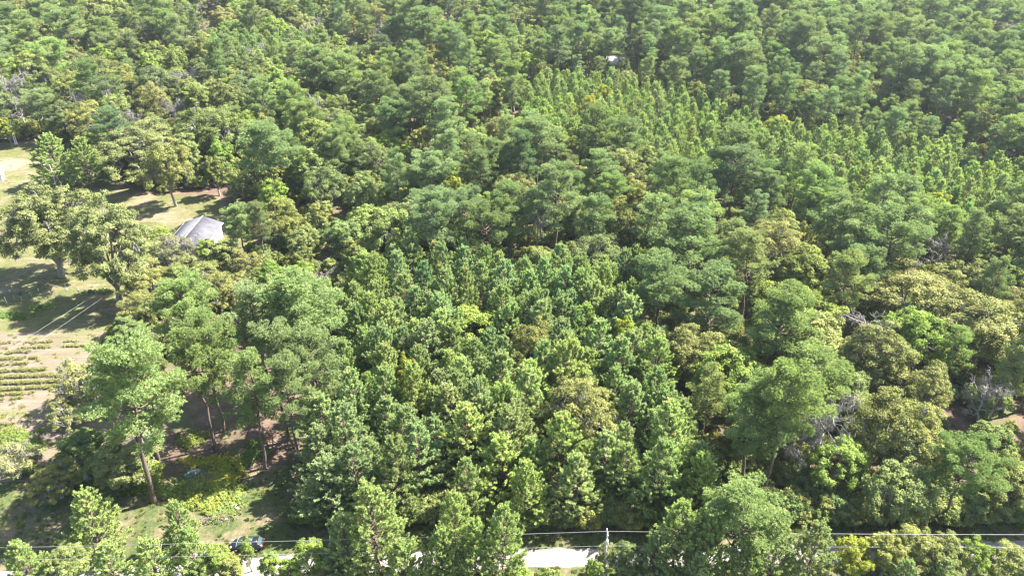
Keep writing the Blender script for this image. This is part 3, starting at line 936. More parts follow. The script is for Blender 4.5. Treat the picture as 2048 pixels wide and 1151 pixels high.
    ('oak_tree', 1400, 655, 13.5, 6.0, 'olive', 'olive oak bordering the right side of the plantation', 1),
    ('oak_tree', 1820, 800, 15.0, 6.5, 'olive', 'brownish olive oak right of the pale dead trees', 1),
    ('dead_tree', 1075, 405, 15.0, 3.2, 'mid', 'pale bare tree between two rounded pines behind the plantation', 1),
    ('tall_pine', 1020, 372, 19.5, 5.2, 'blue', 'rounded blue green pine left of the pale bare tree', 3),
    ('tall_pine', 1115, 335, 23.0, 5.4, 'mid', 'tallest rounded pine behind the plantation, right of the pale bare tree', 0),
    ('tall_pine', 1190, 395, 18.0, 4.6, 'blue', 'dark pine with dense foliage right of the tallest rounded pine', 3),
    ('oak_tree', 1030, 345, 16.0, 6.0, 'olive', 'dull olive oak behind the rounded blue green pine', 2),
    ('broadleaf_tree', 905, 345, 15.0, 2.6, 'yellow', 'yellow green tree at the rear, above the plantation', 1),
    ('tall_pine', 628, 105, 21.0, 6.4, 'mid', 'wide flat topped pine standing over the upper left woods', 1),
    ('dead_tree', 12, 150, 16.0, 6.0, 'mid', 'large pale mossy tree at the left picture edge', 0),
    ('dead_tree', 30, 185, 13.0, 5.0, 'mid', 'pale leaning bare tree behind the left lawn', 1),
    ('dead_tree', 200, 150, 15.0, 4.0, 'mid', 'mossy bare topped tree in the oak woods at upper left', 0),
    ('dead_tree', 158, 185, 14.0, 2.4, 'mid', 'narrow grey bare tree in front of the upper left oaks', 0),
    ('broadleaf_tree', 5, 236, 9.0, 2.8, 'yellow', 'yellow leaved tree at the left edge of the lawn', 0),
    ('oak_tree', 295, 165, 16.0, 6.5, 'tan', 'light tan oak in the upper left woods', 0),
    ('broadleaf_tree', 1294, 112, 12.0, 2.6, 'yellow', 'yellow tree beside the far white cottage', 1),
    ('broadleaf_tree', 1438, 125, 14.0, 3.0, 'bright', 'pale green slender tree above the far plantation', 2),
    ('broadleaf_tree', 1410, 22, 14.0, 5.0, 'yellow', 'pale yellow tree near the top edge right of centre', 0),
    ('broadleaf_tree', 1455, 24, 14.0, 4.0, 'yellow', 'smaller pale yellow tree beside the first near the top edge', 3),
    ('broadleaf_tree', 1822, 58, 14.0, 3.4, 'yellow', 'yellow tree in the hazy woods at upper right', 1),
    ('broadleaf_tree', 1828, 145, 12.0, 2.4, 'rust', 'rusty red tree in the right pine woods', 2),
    ('broadleaf_tree', 1180, 188, 14.0, 3.2, 'gold', 'golden tree in the middle of the far pines', 0),
]
FOOT = {   # foot of the trunk where the photograph shows it: pixel x, y, height, tilt in degrees
    'tallest pine, long bare trunk rising from the clearing at lower left': (308, 1003, 28, 4.5),
    'second tall pine close behind the tallest, slim dark trunk': (317, 945, 24, 4),
    'tall pine with its slim trunk showing above the brown clearing': (432, 895, 23, 0),
    'tall pine with two pale trunks showing by the plantation edge': (530, 935, 22, 1.5),
    'tall pine in the middle of the row over the clearing': (448, 862, 23, 2),
    'dark trunked spreading oak on the lawn between forked oak and white house': (240, 602, 24, 7),
    'large open oak on the lawn, left of the white house, trunks forked near the ground': (125, 552, 22, 5),
    'oak with drooping moss behind the white house roof': (353, 412, 18, 1),
    'slender pine with leaning trunk left of the pale dead trees': (1478, 980, 20, 0)}
MARKS = {
    'big rounded oak at the rear edge of the lawn': 'rounded lawn oak', 'oak with drooping moss behind the white house roof': 'oak behind the house',
    'round green tree just right of the white house': 'house', 'bright green small tree beside the pale dead tree': 'bright green small tree',
    'pale dead tree leaning over the dark gap left of the plantation': 'leaning dead tree', 'olive oak between the slanting wires and the tall pines': 'olive oak by the wires',
    'very broad flat pine crown left of the plantation': 'broad flat pine', 'tall pine squeezed against the left edge of the plantation': 'plantation edge tall pine',
    'big roadside pine with spreading crown, left of centre': 'big roadside pine', 'twin topped roadside pine in the centre': 'twin topped roadside pine',
    'roadside pine right of the dark small tree': 'pine beside the dark small tree', 'wide domed roadside pine at lower right, largest along the road': 'wide domed roadside pine',
    'tan green leafy tree right of the yellow green roadside tree': 'tan roadside tree', 'olive brown oak standing among the plantation pines': 'olive brown plantation oak',
    'large rounded olive oak in the front half of the plantation': 'large plantation oak', 'slim yellow green tree poking out of the plantation': 'slim yellow green tree',
    'yellow topped tree at the right edge of the plantation': 'yellow topped tree', 'huge rounded blue green pine crown right of the plantation': 'huge rounded pine',
    'wide tan crowned oak right of the huge rounded pine': 'wide tan oak', 'pale blue green pine right of the wide tan oak': 'pale blue green pine',
    'bright yellow green oak in the middle of the right woods': 'bright yellow green oak', 'very wide tan oak with sweeping crown at the right': 'very wide tan oak',
    'grey bare tree in the gap beside the very wide tan oak': 'grey bare tree', 'big pale mossy dead tree at lower right': 'big mossy dead tree',
    'slender pine with leaning trunk left of the pale dead trees': 'slender leaning pine', 'olive oak bordering the right side of the plantation': 'olive plantation side oak',
    'brownish olive oak right of the pale dead trees': 'brownish olive oak', 'pale bare tree between two rounded pines behind the plantation': 'pale bare tree',
    'tallest rounded pine behind the plantation, right of the pale bare tree': 'tallest rounded pine', 'yellow green tree at the rear, above the plantation': 'yellow rear tree',
    'wide flat topped pine standing over the upper left woods': 'wide flat topped pine', 'mossy bare topped tree in the oak woods at upper left': 'mossy bare topped tree',
    'pale leaning bare tree behind the left lawn': 'pale leaning tree', 'light tan oak in the upper left woods': 'light tan oak',
    'yellow tree beside the far white cottage': 'yellow cottage tree', 'pale green slender tree above the far plantation': 'pale slender tree',
    'golden tree in the middle of the far pines': 'golden tree', 'rusty red tree in the right pine woods': 'rusty red tree', 'tan oak beside the very wide tan oak at the right edge': 'edge tan oak'}
for kind, px, py, H, R, tint, label, var in SINGLE:
    p = at(px, py, H)
    L = LIB[kind][var % len(LIB[kind])]
    s = R / L['R']
    tilt = 0
    if label in FOOT:
        fx, fy, H, tilt = FOOT[label]
        p = at(fx, fy, 0)
    o = plant(kind, p.x, p.y, s, float(RNG.uniform(0, 6.28)), vary(TINTS[tint], 0.03), label, None, var, (H / L['H']) / s)
    if tilt: o.rotation_euler = (0, math.radians(tilt), 0)
    if label in MARKS: LANDMARKS.append((p.x, p.y, MARKS[label]))
    rr = R * (1.5 if kind not in ('dead_tree', 'shrub') else 0.7)
    put(p.x, p.y, min(rr * 1.15, 15) if kind != 'dead_tree' else 3.0)

# keep-outs round buildings
HOUSE = at(392, 462, 0)
FAR = [(220, 82, 'a'), (447, 50, 'b'), (1236, 130, 'c')]
for i in range(-1, 2):
    for j in range(-1, 2):
        put(HOUSE.x + i * 5, HOUSE.y + j * 5, 8)
for px, py in ((438, 492), (456, 478), (425, 510), (470, 460)):
    q = at(px, py, 0); put(q.x, q.y, 8)
for px, py, q_ in FAR:
    p = at(px, py, 0)
    for k in range(2 if q_ == 'c' else 8): put(p.x + (k % 2) * 4 - 2, p.y + 4 - k * 5, 9)

RSP = {'young_pine': 3.5, 'tall_pine': 6.8, 'oak_tree': 9.6, 'broadleaf_tree': 6.8, 'sparse_oak': 6.5, 'dead_tree': 4.5}
cands = []
tries = 150000
xs = RNG.uniform(-1, 1, tries); ys = RNG.uniform(0, 1, tries) ** 0.6
for i in range(tries):
    y = 66 + ys[i] * 450
    half = (y * 0.86 + 46) * 0.68 + 26
    x = xs[i] * half
    z = zone_of(x, y)
    if z is None: continue
    r = RNG.random(); acc = 0
    for m in MIX[z]:
        acc += m[1]
        if r < acc: break
    kind = m[0]
    rs = RSP[kind] * RNG.uniform(0.92, 1.12)
    if kind == 'young_pine' and z == 'A': rs *= 0.90 + 0.10 * max(0.0, min(1.0, (128 - y) / 34))
    rs *= 1 + 0.16 * math.sin(x * .11 + 1.3 * math.sin(y * .07)) * math.sin(y * .13 + x * .03)
    if not spaced(x, y, rs, GRID): continue
    put(x, y, rs)
    cands.append((kind, x, y, RNG.uniform(m[2], m[3]) * (RNG.uniform(0.74, 1.2) if z in 'WCRDLM' else 1.0), m[4][int(RNG.integers(0, len(m[4])))], z))
cands.sort(key=lambda c: c[1] ** 2 + c[2] ** 2)

SHORT = {'young_pine': 'pointed young pine', 'tall_pine': 'round topped pine', 'oak_tree': 'domed oak', 'broadleaf_tree': 'leafy tree',
         'sparse_oak': 'thin mossy oak', 'dead_tree': 'bare grey tree'}
ORD = ['nearest', 'second', 'third', 'fourth', 'fifth', 'sixth', 'seventh', 'eighth', 'ninth', 'tenth', 'eleventh', 'twelfth', 'thirteenth', 'fourteenth', 'fifteenth', 'sixteenth', 'seventeenth', 'eighteenth', 'nineteenth', 'twentieth', 'twenty-first', 'twenty-second', 'twenty-third', 'twenty-fourth', 'twenty-fifth', 'twenty-sixth', 'twenty-seventh', 'twenty-eighth', 'twenty-ninth']
LABEL_WORDS_MAX = 16
DIRS = ['right of', 'behind and right of', 'behind', 'behind and left of', 'left of', 'in front and left of', 'in front of', 'in front and right of']
USED = {}


def next_label(kind, x, y, tint):
    """which one it is, counted outwards from the closest tree that stands out"""
    n, (lx, ly, ls) = min(enumerate(LANDMARKS), key=lambda q: (q[1][0] - x) ** 2 + (q[1][1] - y) ** 2)
    sec = int(round(math.atan2(y - ly, x - lx) / (math.pi / 4))) % 8
    tw = TWORD[tint] + ' ' if kind != 'dead_tree' else ''
    k = USED.get((n, sec, kind, tw), 0)
    USED[(n, sec, kind, tw)] = k + 1
    o = ORD[min(k, len(ORD) - 1)]
    sh = SHORT[kind] if len(f'{tw}{SHORT[kind]}, {o} {DIRS[sec]} the {ls}'.split()) <= LABEL_WORDS_MAX else CATEGORY[kind]
    return f"{tw}{sh}, {o} {DIRS[sec]} the {ls}"


counts = {}
stuff = {}
LIMIT = {'young_pine': 250, 'tall_pine': 265, 'oak_tree': 180, 'broadleaf_tree': 220, 'sparse_oak': 40, 'dead_tree': 12}
for kind, x, y, H, tint, z in cands:
    p = proj(x, y, H)
    inview = -30 < p[0] < W + 30 and -10 < p[1] < H_ + 10
    vi = int(RNG.integers(0, 4 if kind == 'oak_tree' else len(LIB[kind])))
    L = LIB[kind][vi]
    s = H / L['H']
    wk = {'oak_tree': 0.95, 'tall_pine': 1.22, 'broadleaf_tree': 1.1, 'young_pine': 1.1}.get(kind, 1.0)
    s *= wk
    w = float(RNG.uniform(0.88, 1.12))
    if kind == 'young_pine' and z == 'A': w *= 0.98 + 0.08 * max(0.0, min(1.0, (128 - y) / 34))
    tv = vary(TINTS[tint])
    rz = float(RNG.uniform(0, 6.28))
    tl = RNG.normal(0, 0.035 if kind != 'young_pine' else 0.02, 2)
    if inview and counts.get(kind, 0) < LIMIT[kind]:
        counts[kind] = counts.get(kind, 0) + 1
        lab = next_label(kind, x, y, tint)
        grp = f"{TWORD[tint] if kind != 'dead_tree' else 'bare grey'} {CATEGORY[kind]}s {WHERE[z]}"
        plant(kind, x, y, s * w, rz, tv, lab, grp, vi, 1 / w / wk, (float(tl[0]), float(tl[1])))
    else:
        stuff.setdefault(kind, []).append((x, y, vi, rz, s * w, s / wk, tv, float(tl[0]), float(tl[1])))
print("placed", counts, {k: len(v) for k, v in stuff.items()})

# understory: low bushes filling the floor of the woods
und = []
for i in range(9000):
    y = 66 + (RNG.uniform(0, 1) ** 0.7) * 280
    x = RNG.uniform(-1, 1) * ((y * 0.86 + 46) * 0.68 + 15)
    z = zone_of(x, y)
    if z is None or z in ('F', 'G'): continue
    if z == 'A' and RNG.random() < 0.75: continue
    s = RNG.uniform(0.5, 1.15)
    und.append((x, y, int(RNG.integers(0, 2)), float(RNG.uniform(0, 6.28)), s, s, vary(TINTS['mid' if RNG.random() < .7 else 'olive'], 0.12)))
for i in range(560):          # bushy skirt of the woods along the verge
    px = RNG.uniform(600, 2200)
    p = at(px, 1042 - abs(RNG.normal(0, 22)) + (6 if 900 < px < 1500 else 0), 0)
    s = RNG.uniform(0.4, 1.0)
    und.append((p.x, p.y, int(RNG.integers(0, 2)), float(RNG.uniform(0, 6.28)), s, s, vary(TINTS['mid'], 0.12)))
stuff['shrub'] = und


def scatter(name, kind, items):
    srcs = []
    for v in LIB[kind]:
        if 'src' not in v:
            v['src'] = bpy.data.objects.new(kind + "_source", v['comb'].mesh(kind + "_whole", v['mats']))
        srcs.append(v['src'])
    me = bpy.data.meshes.new(name)
    n = len(items)
    me.vertices.add(n)
    me.vertices.foreach_set("co", np.array([(i[0], i[1], 0) for i in items], np.float32).ravel())

    def attr(nm, typ, vals, field="value"):
        a = me.attributes.new(nm, typ, 'POINT')
        a.data.foreach_set(field, np.asarray(vals).ravel())
    attr("pick", 'INT', np.array([i[2] for i in items], np.int32))
    attr("rot", 'FLOAT_VECTOR', np.array([(i[7] if len(i) > 7 else 0, i[8] if len(i) > 8 else 0, i[3]) for i in items], np.float32), "vector")
    attr("scl", 'FLOAT_VECTOR', np.array([(i[4], i[4], i[5]) for i in items], np.float32), "vector")
    attr("tint", 'FLOAT_VECTOR', np.array([i[6] for i in items], np.float32), "vector")
    ng = bpy.data.node_groups.new(name + "_nodes", 'GeometryNodeTree')
    ng.interface.new_socket("Geometry", in_out='INPUT', socket_type='NodeSocketGeometry')
    ng.interface.new_socket("Geometry", in_out='OUTPUT', socket_type='NodeSocketGeometry')
    gi = ng.nodes.new("NodeGroupInput"); go = ng.nodes.new("NodeGroupOutput")
    gti = ng.nodes.new("GeometryNodeGeometryToInstance")
    for s_ in reversed(srcs):
        oi = ng.nodes.new("GeometryNodeObjectInfo")
        oi.inputs["Object"].default_value = s_
        ng.links.new(oi.outputs["Geometry"], gti.inputs[0])
    iop = ng.nodes.new("GeometryNodeInstanceOnPoints")
    iop.inputs["Pick Instance"].default_value = True

    def na(nm, typ, sock):
        q = ng.nodes.new("GeometryNodeInputNamedAttribute"); q.data_type = typ
        q.inputs[0].default_value = nm
        ng.links.new(q.outputs[0], sock)
    na("pick", 'INT', iop.inputs["Instance Index"])
    na("rot", 'FLOAT_VECTOR', iop.inputs["Rotation"])
    na("scl", 'FLOAT_VECTOR', iop.inputs["Scale"])
    ng.links.new(gi.outputs[0], iop.inputs["Points"])
    ng.links.new(gti.outputs[0], iop.inputs["Instance"])
    ng.links.new(iop.outputs[0], go.inputs[0])
    o = link(name, me)
    md = o.modifiers.new("scatter", 'NODES')
    md.node_group = ng
    return o


for kind, nm, lab, cat in (('young_pine', 'young_pine_woods', 'mass of young pointed pines filling the far plantations', 'trees'),
                           ('tall_pine', 'tall_pine_woods', 'mass of rounded tall pines filling the distant woods', 'trees'),
                           ('oak_tree', 'oak_woods', 'mass of domed oaks in the distant woods', 'trees'),
                           ('broadleaf_tree', 'broadleaf_woods', 'mass of leafy broadleaf trees in the distant woods', 'trees'),
                           ('sparse_oak', 'mossy_oak_woods', 'mass of thin mossy oaks', 'trees'),
                           ('dead_tree', 'dead_wood_stand', 'scattered bare grey trees in the distant woods', 'trees'),
                           ('shrub', 'undergrowth', 'low leafy undergrowth covering the forest floor', 'undergrowth')):
    if stuff.get(kind):
        tag(scatter(nm, kind, stuff[kind]), lab, cat, None, 'stuff')


# extra low growth: grass tufts, weeds and crop rows
gt = Geo()
r_ = S(71)
P = np.concatenate([r_.normal(0, 0.25, (60, 2)), np.zeros((60, 1))], 1)
tufts(gt, P, np.tile([0, 0, 1.0], (60, 1)), 0.45, 5, r_, 0.07, 0.6)
LIB['grass_tuft'] = [{'H': 1, 'R': 1, 'parts': [], 'comb': gt, 'mats': [M_LEAF]}]
wt = Geo()
for k in range(14):
    c = r_.normal(0, 0.5, 3); c[2] = abs(c[2]) * 0.5 + 0.15
    q = rand_dirs(46, r_); q[:, 2] = np.abs(q[:, 2])
    leaves(wt, c + q * r_.uniform(0.1, 0.34, (46, 1)), q + np.array([0, 0, .6]), 0.17, r_, 0.7)
LIB['weed_clump'] = [{'H': 1, 'R': 1, 'parts': [], 'comb': wt, 'mats': [M_LEAF]}]


def patch(px, py, rx, ry, n, tint, amt=0.12, smin=0.4, smax=0.9):
    c = at(px, py, 0); out = []
    while len(out) < n:
        u, v = RNG.normal(0, 0.5, 2)
        if u * u + v * v > 1: continue
        s_ = float(RNG.uniform(smin, smax))
        out.append((c.x + u * rx, c.y + v * ry, 0, float(RNG.uniform(0, 6.28)), s_, s_ * float(RNG.uniform(.6, 1.2)), vary(tint, amt)))
    return out


yg = (1.75, 1.5, 0.8)
wl = patch(440, 955, 5.0, 6.0, 120, yg) + patch(425, 985, 4.5, 4.0, 80, (1.3, 1.25, 0.9)) + patch(390, 968, 4.0, 3.0, 60, (0.9, 1.0, 0.9)) \
    + patch(450, 1005, 3.5, 3.5, 70, (1.1, 1.15, 0.9)) + patch(395, 925, 5.0, 1.6, 24, yg) + patch(290, 975, 3.5, 2.0, 30, (1.0, 1.1, 0.8)) \
    + patch(345, 985, 3.0, 2.0, 20, (1.1, 1.2, 0.9)) + patch(505, 905, 2.5, 4.0, 36, (0.9, 1.0, 0.9)) + patch(390, 880, 3.0, 2.0, 26, (1.1, 1.1, 0.8)) \
    + patch(20, 870, 5.0, 3.0, 40, (1.0, 1.1, 0.8)) + patch(40, 895, 4.0, 1.6, 26, (0.9, 1.0, 0.8)) + patch(60, 940, 4.0, 1.6, 22, (1.0, 1.2, 0.8)) \
    + patch(30, 635, 6.0, 2.0, 22, (0.8, 1.0, 0.8)) + patch(85, 615, 3.0, 1.2, 14, (1.0, 1.3, 0.8)) + patch(205, 583, 4.0, 1.0, 14, (0.9, 1.0, 0.8))
for k in range(330):
    px, py = RNG.uniform(-20, 250), RNG.uniform(668, 955)
    if not in_poly((px, py), FIELD): continue
    p = at(px, py, 0); s_ = float(RNG.uniform(.15, .5))
    wl.append((p.x, p.y, 0, float(RNG.uniform(0, 6.28)), s_, s_ * .6, vary((0.95, 0.85, 0.8), .15)))
for k in range(260):
    px, py = RNG.uniform(-20, 520), RNG.uniform(292, 668)
    if not in_poly((px, py), YARD): continue
    p = at(px, py, 0); s_ = float(RNG.uniform(.12, .38))
    wl.append((p.x, p.y, 0, float(RNG.uniform(0, 6.28)), s_, s_ * .5, vary((1.0, 0.9, 0.8), .15)))
tag(scatter("weeds", 'weed_clump', wl), 'yellow green weeds and brambles in the clearing and yard', 'weeds', None, 'stuff')
gl_ = []
for i in range(4000):
    px, py = RNG.uniform(-60, 2110), RNG.uniform(945, 1165)
    if not in_poly((px, py), VERGE): continue
    if in_poly((px, py), road_n + road_s): continue
    if px < 640 and RNG.random() < 0.6: continue
    p = at(px, py, 0)
    s_ = float(RNG.uniform(0.4, 1.0)) * (1.35 if py < 1062 and px > 640 else 0.75)
    gl_.append((p.x, p.y, 0, float(RNG.uniform(0, 6.28)), s_, s_ * .8, vary((0.95, 0.9, 0.8), 0.15)))
tag(scatter("tall_grass", 'grass_tuft', gl_), 'rough tufted grass on the verges beside the sandy road', 'grass', None, 'stuff')

ROWS = [(686, 150, .25, 'sparse'), (696, 175, .4, 'sparse'), (707, 70, .8, 'green'), (719, 78, .8, 'green'), (731, 60, .7, 'green'), (743, 95, 1.0, 'thick'), (755, 108, 1.1, 'thick'),
        (767, 115, 1.15, 'thick'), (779, 112, 1.15, 'thick'), (791, 70, .8, 'green'), (800, 45, .6, 'green'), (852, 30, 1.0, 'thick'), (866, 42, 1.1, 'thick'), (880, 30, .9, 'green')]
ORDR = ['topmost', 'second', 'third', 'fourth', 'fifth', 'sixth', 'seventh', 'eighth', 'ninth', 'tenth', 'eleventh', 'third lowest', 'second lowest', 'lowest']
for i, (py, xe, dn, look) in enumerate(ROWS):
    g = Geo(); r_ = S(800 + i)
    a0, a1 = at(-140, py + 6, 0), at(xe, py - 4, 0)
    L_ = (a1 - a0).length
    n = int(L_ * 7 * (0.4 + dn))
    o0 = a0
    for k in range(n):
        f = r_.random() ** (1.0 if dn > .5 else .8)
        if math.sin(f * 23 + i * 2) > 0.45 + dn * 0.6: continue
        c = np.array([(a1.x - o0.x) * f, (a1.y - o0.y) * f + r_.normal(0, 0.16), 0.12 + 0.12 * dn])
        m = 24
        q = rand_dirs(m, r_); q[:, 2] = np.abs(q[:, 2])
        leaves(g, c + q * r_.uniform(0.08, 0.22 + 0.16 * dn, (m, 1)), q + np.array([0, 0, .6]), 0.2, r_, 0.7)
    o = link("crop_row", g.mesh("crop_row", M_LEAF), None, a0)
    o['tint'] = [0.95, 0.82, 0.85]
    tag(o, f"{look} row of low leafy crops on sandy soil, {ORDR[i]} of the field's rows", 'crop row', 'crop rows in the sandy field')

# ------------------------------------------------------------------ painted and made things
def plain(name, c, rough=0.6, metal=0.0, spec=0.4): return surf(name, c, rough, metal=metal, spec=spec)


M_WHITE = surf("white_siding", build=lambda nt, p: ramp(nt, noise(nt, 1.5, 4, 0.6, p), [(0.3, (0.70, 0.69, 0.67)), (0.7, (0.80, 0.79, 0.77))]), rough=0.6)
M_ROOFG = surf("grey_shingles", build=lambda nt, p: mix(nt, ramp(nt, noise(nt, 1.0, 5, 0.65, stretched(nt, p, 0.25, 1.6)), [(0.35, (0, 0, 0)), (0.7, (1, 1, 1))]), (0.066, 0.066, 0.078), (0.135, 0.134, 0.155)), rough=0.85, bump=(14, 0.4, 0.03))
M_TRIM = plain("white_trim", (0.75, 0.75, 0.75))
M_GLASS = surf("window_glass", (0.03, 0.04, 0.05), 0.08, spec=0.8)
M_POLE = plain("weathered_pole", (0.36, 0.33, 0.30), 0.85)
M_METAL = plain("galvanised_metal", (0.55, 0.56, 0.57), 0.4, 0.6)
M_WIRE = plain("aluminium_wire", (0.30, 0.30, 0.30), 0.45, 0.3)


def cottage(name, loc, rz, w, d, wh, rh, wallm, roofm, label, cat='house', over=0.45, jog=None):
    """gabled house, ridge along its local Y, d long and w wide"""
    root = link(name, None, None, loc, rz)
    tag(root, label, cat)
    bm = bmesh.new()
    pr = [(-w / 2, 0), (w / 2, 0), (w / 2, wh), (0, wh + rh), (-w / 2, wh)]
    f = [bm.verts.new((x, -d / 2, z)) for x, z in pr]
    b = [bm.verts.new((x, d / 2, z)) for x, z in pr]
    bm.faces.new(f); bm.faces.new(b[::-1])
    for i in range(5):
        j = (i + 1) % 5
        if i in (2, 3): continue
        bm.faces.new((f[j], f[i], b[i], b[j]))
    bmesh.ops.recalc_face_normals(bm, faces=bm.faces[:])
    me = bpy.data.meshes.new("wall"); bm.to_mesh(me); bm.free(); me.materials.append(wallm)
    link("wall", me, root)
    sl = rh / (w / 2)
    for sgn, nm in ((-1, "roof_slope"), (1, "roof_slope")):
        g = Geo()
        x1 = sgn * (w / 2 + over); z1 = wh - sl * over + 0.05
        zr = wh + rh + 0.05; t = 0.14
        y0, y1 = -d / 2 - over, d / 2 + over
        x0 = 0.0
        V = [(x0, y0, zr), (x1, y0, z1), (x1, y1, z1), (x0, y1, zr), (x0, y0, zr + t), (x1, y0, z1 + t), (x1, y1, z1 + t), (x0, y1, zr + t)]
        g.add(V, quads=[[0, 3, 2, 1], [4, 5, 6, 7], [0, 1, 5, 4], [1, 2, 6, 5], [2, 3, 7, 6], [3, 0, 4, 7]])
        sl_o = link(nm, g.mesh(nm, roofm), root)
        g = Geo(); g.box((x1 + sgn * 0.03, 0, z1 + 0.02), (0.05, d + 2 * over, 0.22))
        link("fascia", g.mesh("fascia", M_TRIM), sl_o)
    g = Geo(); g.box((0, 0, wh + rh + 0.22), (0.3, d + 2 * over, 0.06))
    link("ridge_cap", g.mesh("ridge_cap", M_POLE), root)
    return root


def window(root, c, w, h, rz=0.0):
    g = Geo()
    for dx, dz, sx, sz in ((0, h / 2, w + .16, .09), (0, -h / 2, w + .16, .09), (w / 2, 0, .08, h), (-w / 2, 0, .08, h), (0, 0, w, .04)):
        cx, sx_ = math.cos(rz), math.sin(rz)
        g.box((c[0] + dx * cx, c[1] + dx * sx_, c[2] + dz), (sx, 0.07, sz), rz)
    fr = link("window", g.mesh("window", M_TRIM), root)
    g = Geo(); g.box(c, (w, 0.03, h), rz); link("pane", g.mesh("pane", M_GLASS), fr)


hb, hf = at(405, 428, 5.6), at(376, 462, 5.6)
hrz = math.atan2(hb.y - hf.y, hb.x - hf.x) - math.pi / 2
hc = hb + (hf - hb).normalized() * 7.0
house = cottage("house", (hc.x, hc.y, 0), hrz, 8.2, 13.0, 3.5, 1.5, M_WHITE, M_ROOFG, 'white house with a grey shingle gable roof among the trees at left')
window(house, (4.14, 2.6, 1.9), 1.1, 1.2, math.pi / 2)
window(house, (4.14, -2.2, 1.9), 1.1, 1.2, math.pi / 2)
g = Geo(); g.box((4.14, 0.4, 1.05), (0.95, 0.08, 2.1), math.pi / 2)
dr = link("door", g.mesh("door", M_TRIM), house)
g = Geo(); g.box((4.2, 0.75, 1.0), (0.05, 0.05, 0.12)); link("handle", g.mesh("handle", M_METAL), dr)
# lean-to at the left front
g = Geo()
V = [(-4.0, -6.6, 3.35), (-6.2, -6.6, 2.5), (-6.2, -1.2, 2.5), (-4.0, -1.2, 3.35)]
V = V + [(x, y, z + .13) for x, y, z in V]
g.add(V, quads=[[0, 3, 2, 1], [4, 5, 6, 7], [0, 1, 5, 4], [1, 2, 6, 5], [2, 3, 7, 6], [3, 0, 4, 7]])
link("side_roof", g.mesh("side_roof", M_ROOFG), house)
g = Geo(); g.box((-5.0, -3.9, 1.22), (1.8, 5.0, 2.44)); link("side_room", g.mesh("side_room", M_WHITE), house)

M_BROWNW = plain("dark_red_boards", (0.16, 0.06, 0.05), 0.8)
p = at(220, 72, 4.5)
cottage("house", (p.x, p.y, 0), math.radians(70), 8, 13, 3.2, 2.2, M_WHITE, M_ROOFG, 'far house showing only a corner of grey roof, upper left woods')
p = at(447, 36, 4.0)
h_ = cottage("cabin", (p.x, p.y, 0), math.radians(90), 6, 9, 2.8, 1.6, M_WHITE, M_BROWNW, 'small far cabin with dark red roof and pale wall at the top left', 'cabin')
window(h_, (-3.03, 0, 1.6), 1.0, 1.0, math.pi / 2)
p = at(1236, 118, 4.0)
h_ = cottage("cottage", (p.x, p.y, 0), math.radians(80), 6, 8, 3.0, 1.8, M_WHITE, plain("pale_roof", (0.5, 0.48, 0.46)), 'far white cottage beside the yellow tree, behind the far plantation', 'cottage')
window(h_, (-3.03, 1, 1.7), 1.0, 1.0, math.pi / 2)
p = at(-6, 350, 1.2)
h_ = cottage("shed", (p.x, p.y, 0), math.radians(20), 2.6, 3.6, 1.9, 0.6, M_WHITE, plain("white_sheet_metal", (0.72, 0.73, 0.74), 0.45), 'small white shed at the left edge of the lawn', 'shed')

# wires and poles
PT = at(1215, 1063, 9.3)
def pole(name, x, y, h, label, arm=True, rz=0.0, mat=M_POLE, group=None):
    root = link(name, None, None, (x, y, 0), rz)
    tag(root, label, 'utility pole', group)
    g = Geo(); g.tube([(0, 0, 0), (0, 0, h * .5), (0, 0, h)], [0.16, 0.135, 0.11], 10); link("post", g.mesh("post", mat), root)
    if arm:
        g = Geo(); g.box((0, 0.1, h - 0.45), (0.1, 1.3, 0.11)); link("crossarm", g.mesh("crossarm", mat), root)
        for yy in (-0.45, 0.62):
            g = Geo(); g.tube([(0, yy, h - 0.4), (0, yy, h - 0.22), (0, yy, h - 0.12)], [0.05, 0.075, 0.04], 8); link("insulator", g.mesh("insulator", M_TRIM), root)
        g = Geo(); g.tube([(0.02, -0.32, h - 2.0), (0.02, -0.32, h - 1.25), (0.02, -0.32, h - 1.2)], [0.2, 0.2, 0.12], 12); link("transformer", g.mesh("transformer", M_METAL), root)
        g = Geo(); g.tube([(0, -0.1, h - 2.4), (0, -0.22, h - 2.4), (0, -0.25, h - 2.4)], [0.05, 0.05, 0.03], 6); link("spool", g.mesh("spool", M_TRIM), root)
    return root


pole("utility_pole", PT.x, PT.y, 9.4, 'utility pole with short crossarm beside the white stretch of road')


def wire(name, pts, r, sag, label, group=None):
    g = Geo()
    o0 = Vector(pts[0])
    path = []
    for a_, b_ in zip(pts[:-1], pts[1:]):
        a_, b_ = Vector(a_), Vector(b_)
        for k in range(24):
            f = k / 24
            q = a_.lerp(b_, f) - o0
            path.append((q.x, q.y, q.z - sag * 4 * f * (1 - f)))
    q = Vector(pts[-1]) - o0; path.append((q.x, q.y, q.z))
    g.tube(path, r, 6)
    o = link(name, g.mesh(name, M_WIRE), None, o0)
    tag(o, label, 'wire', group)


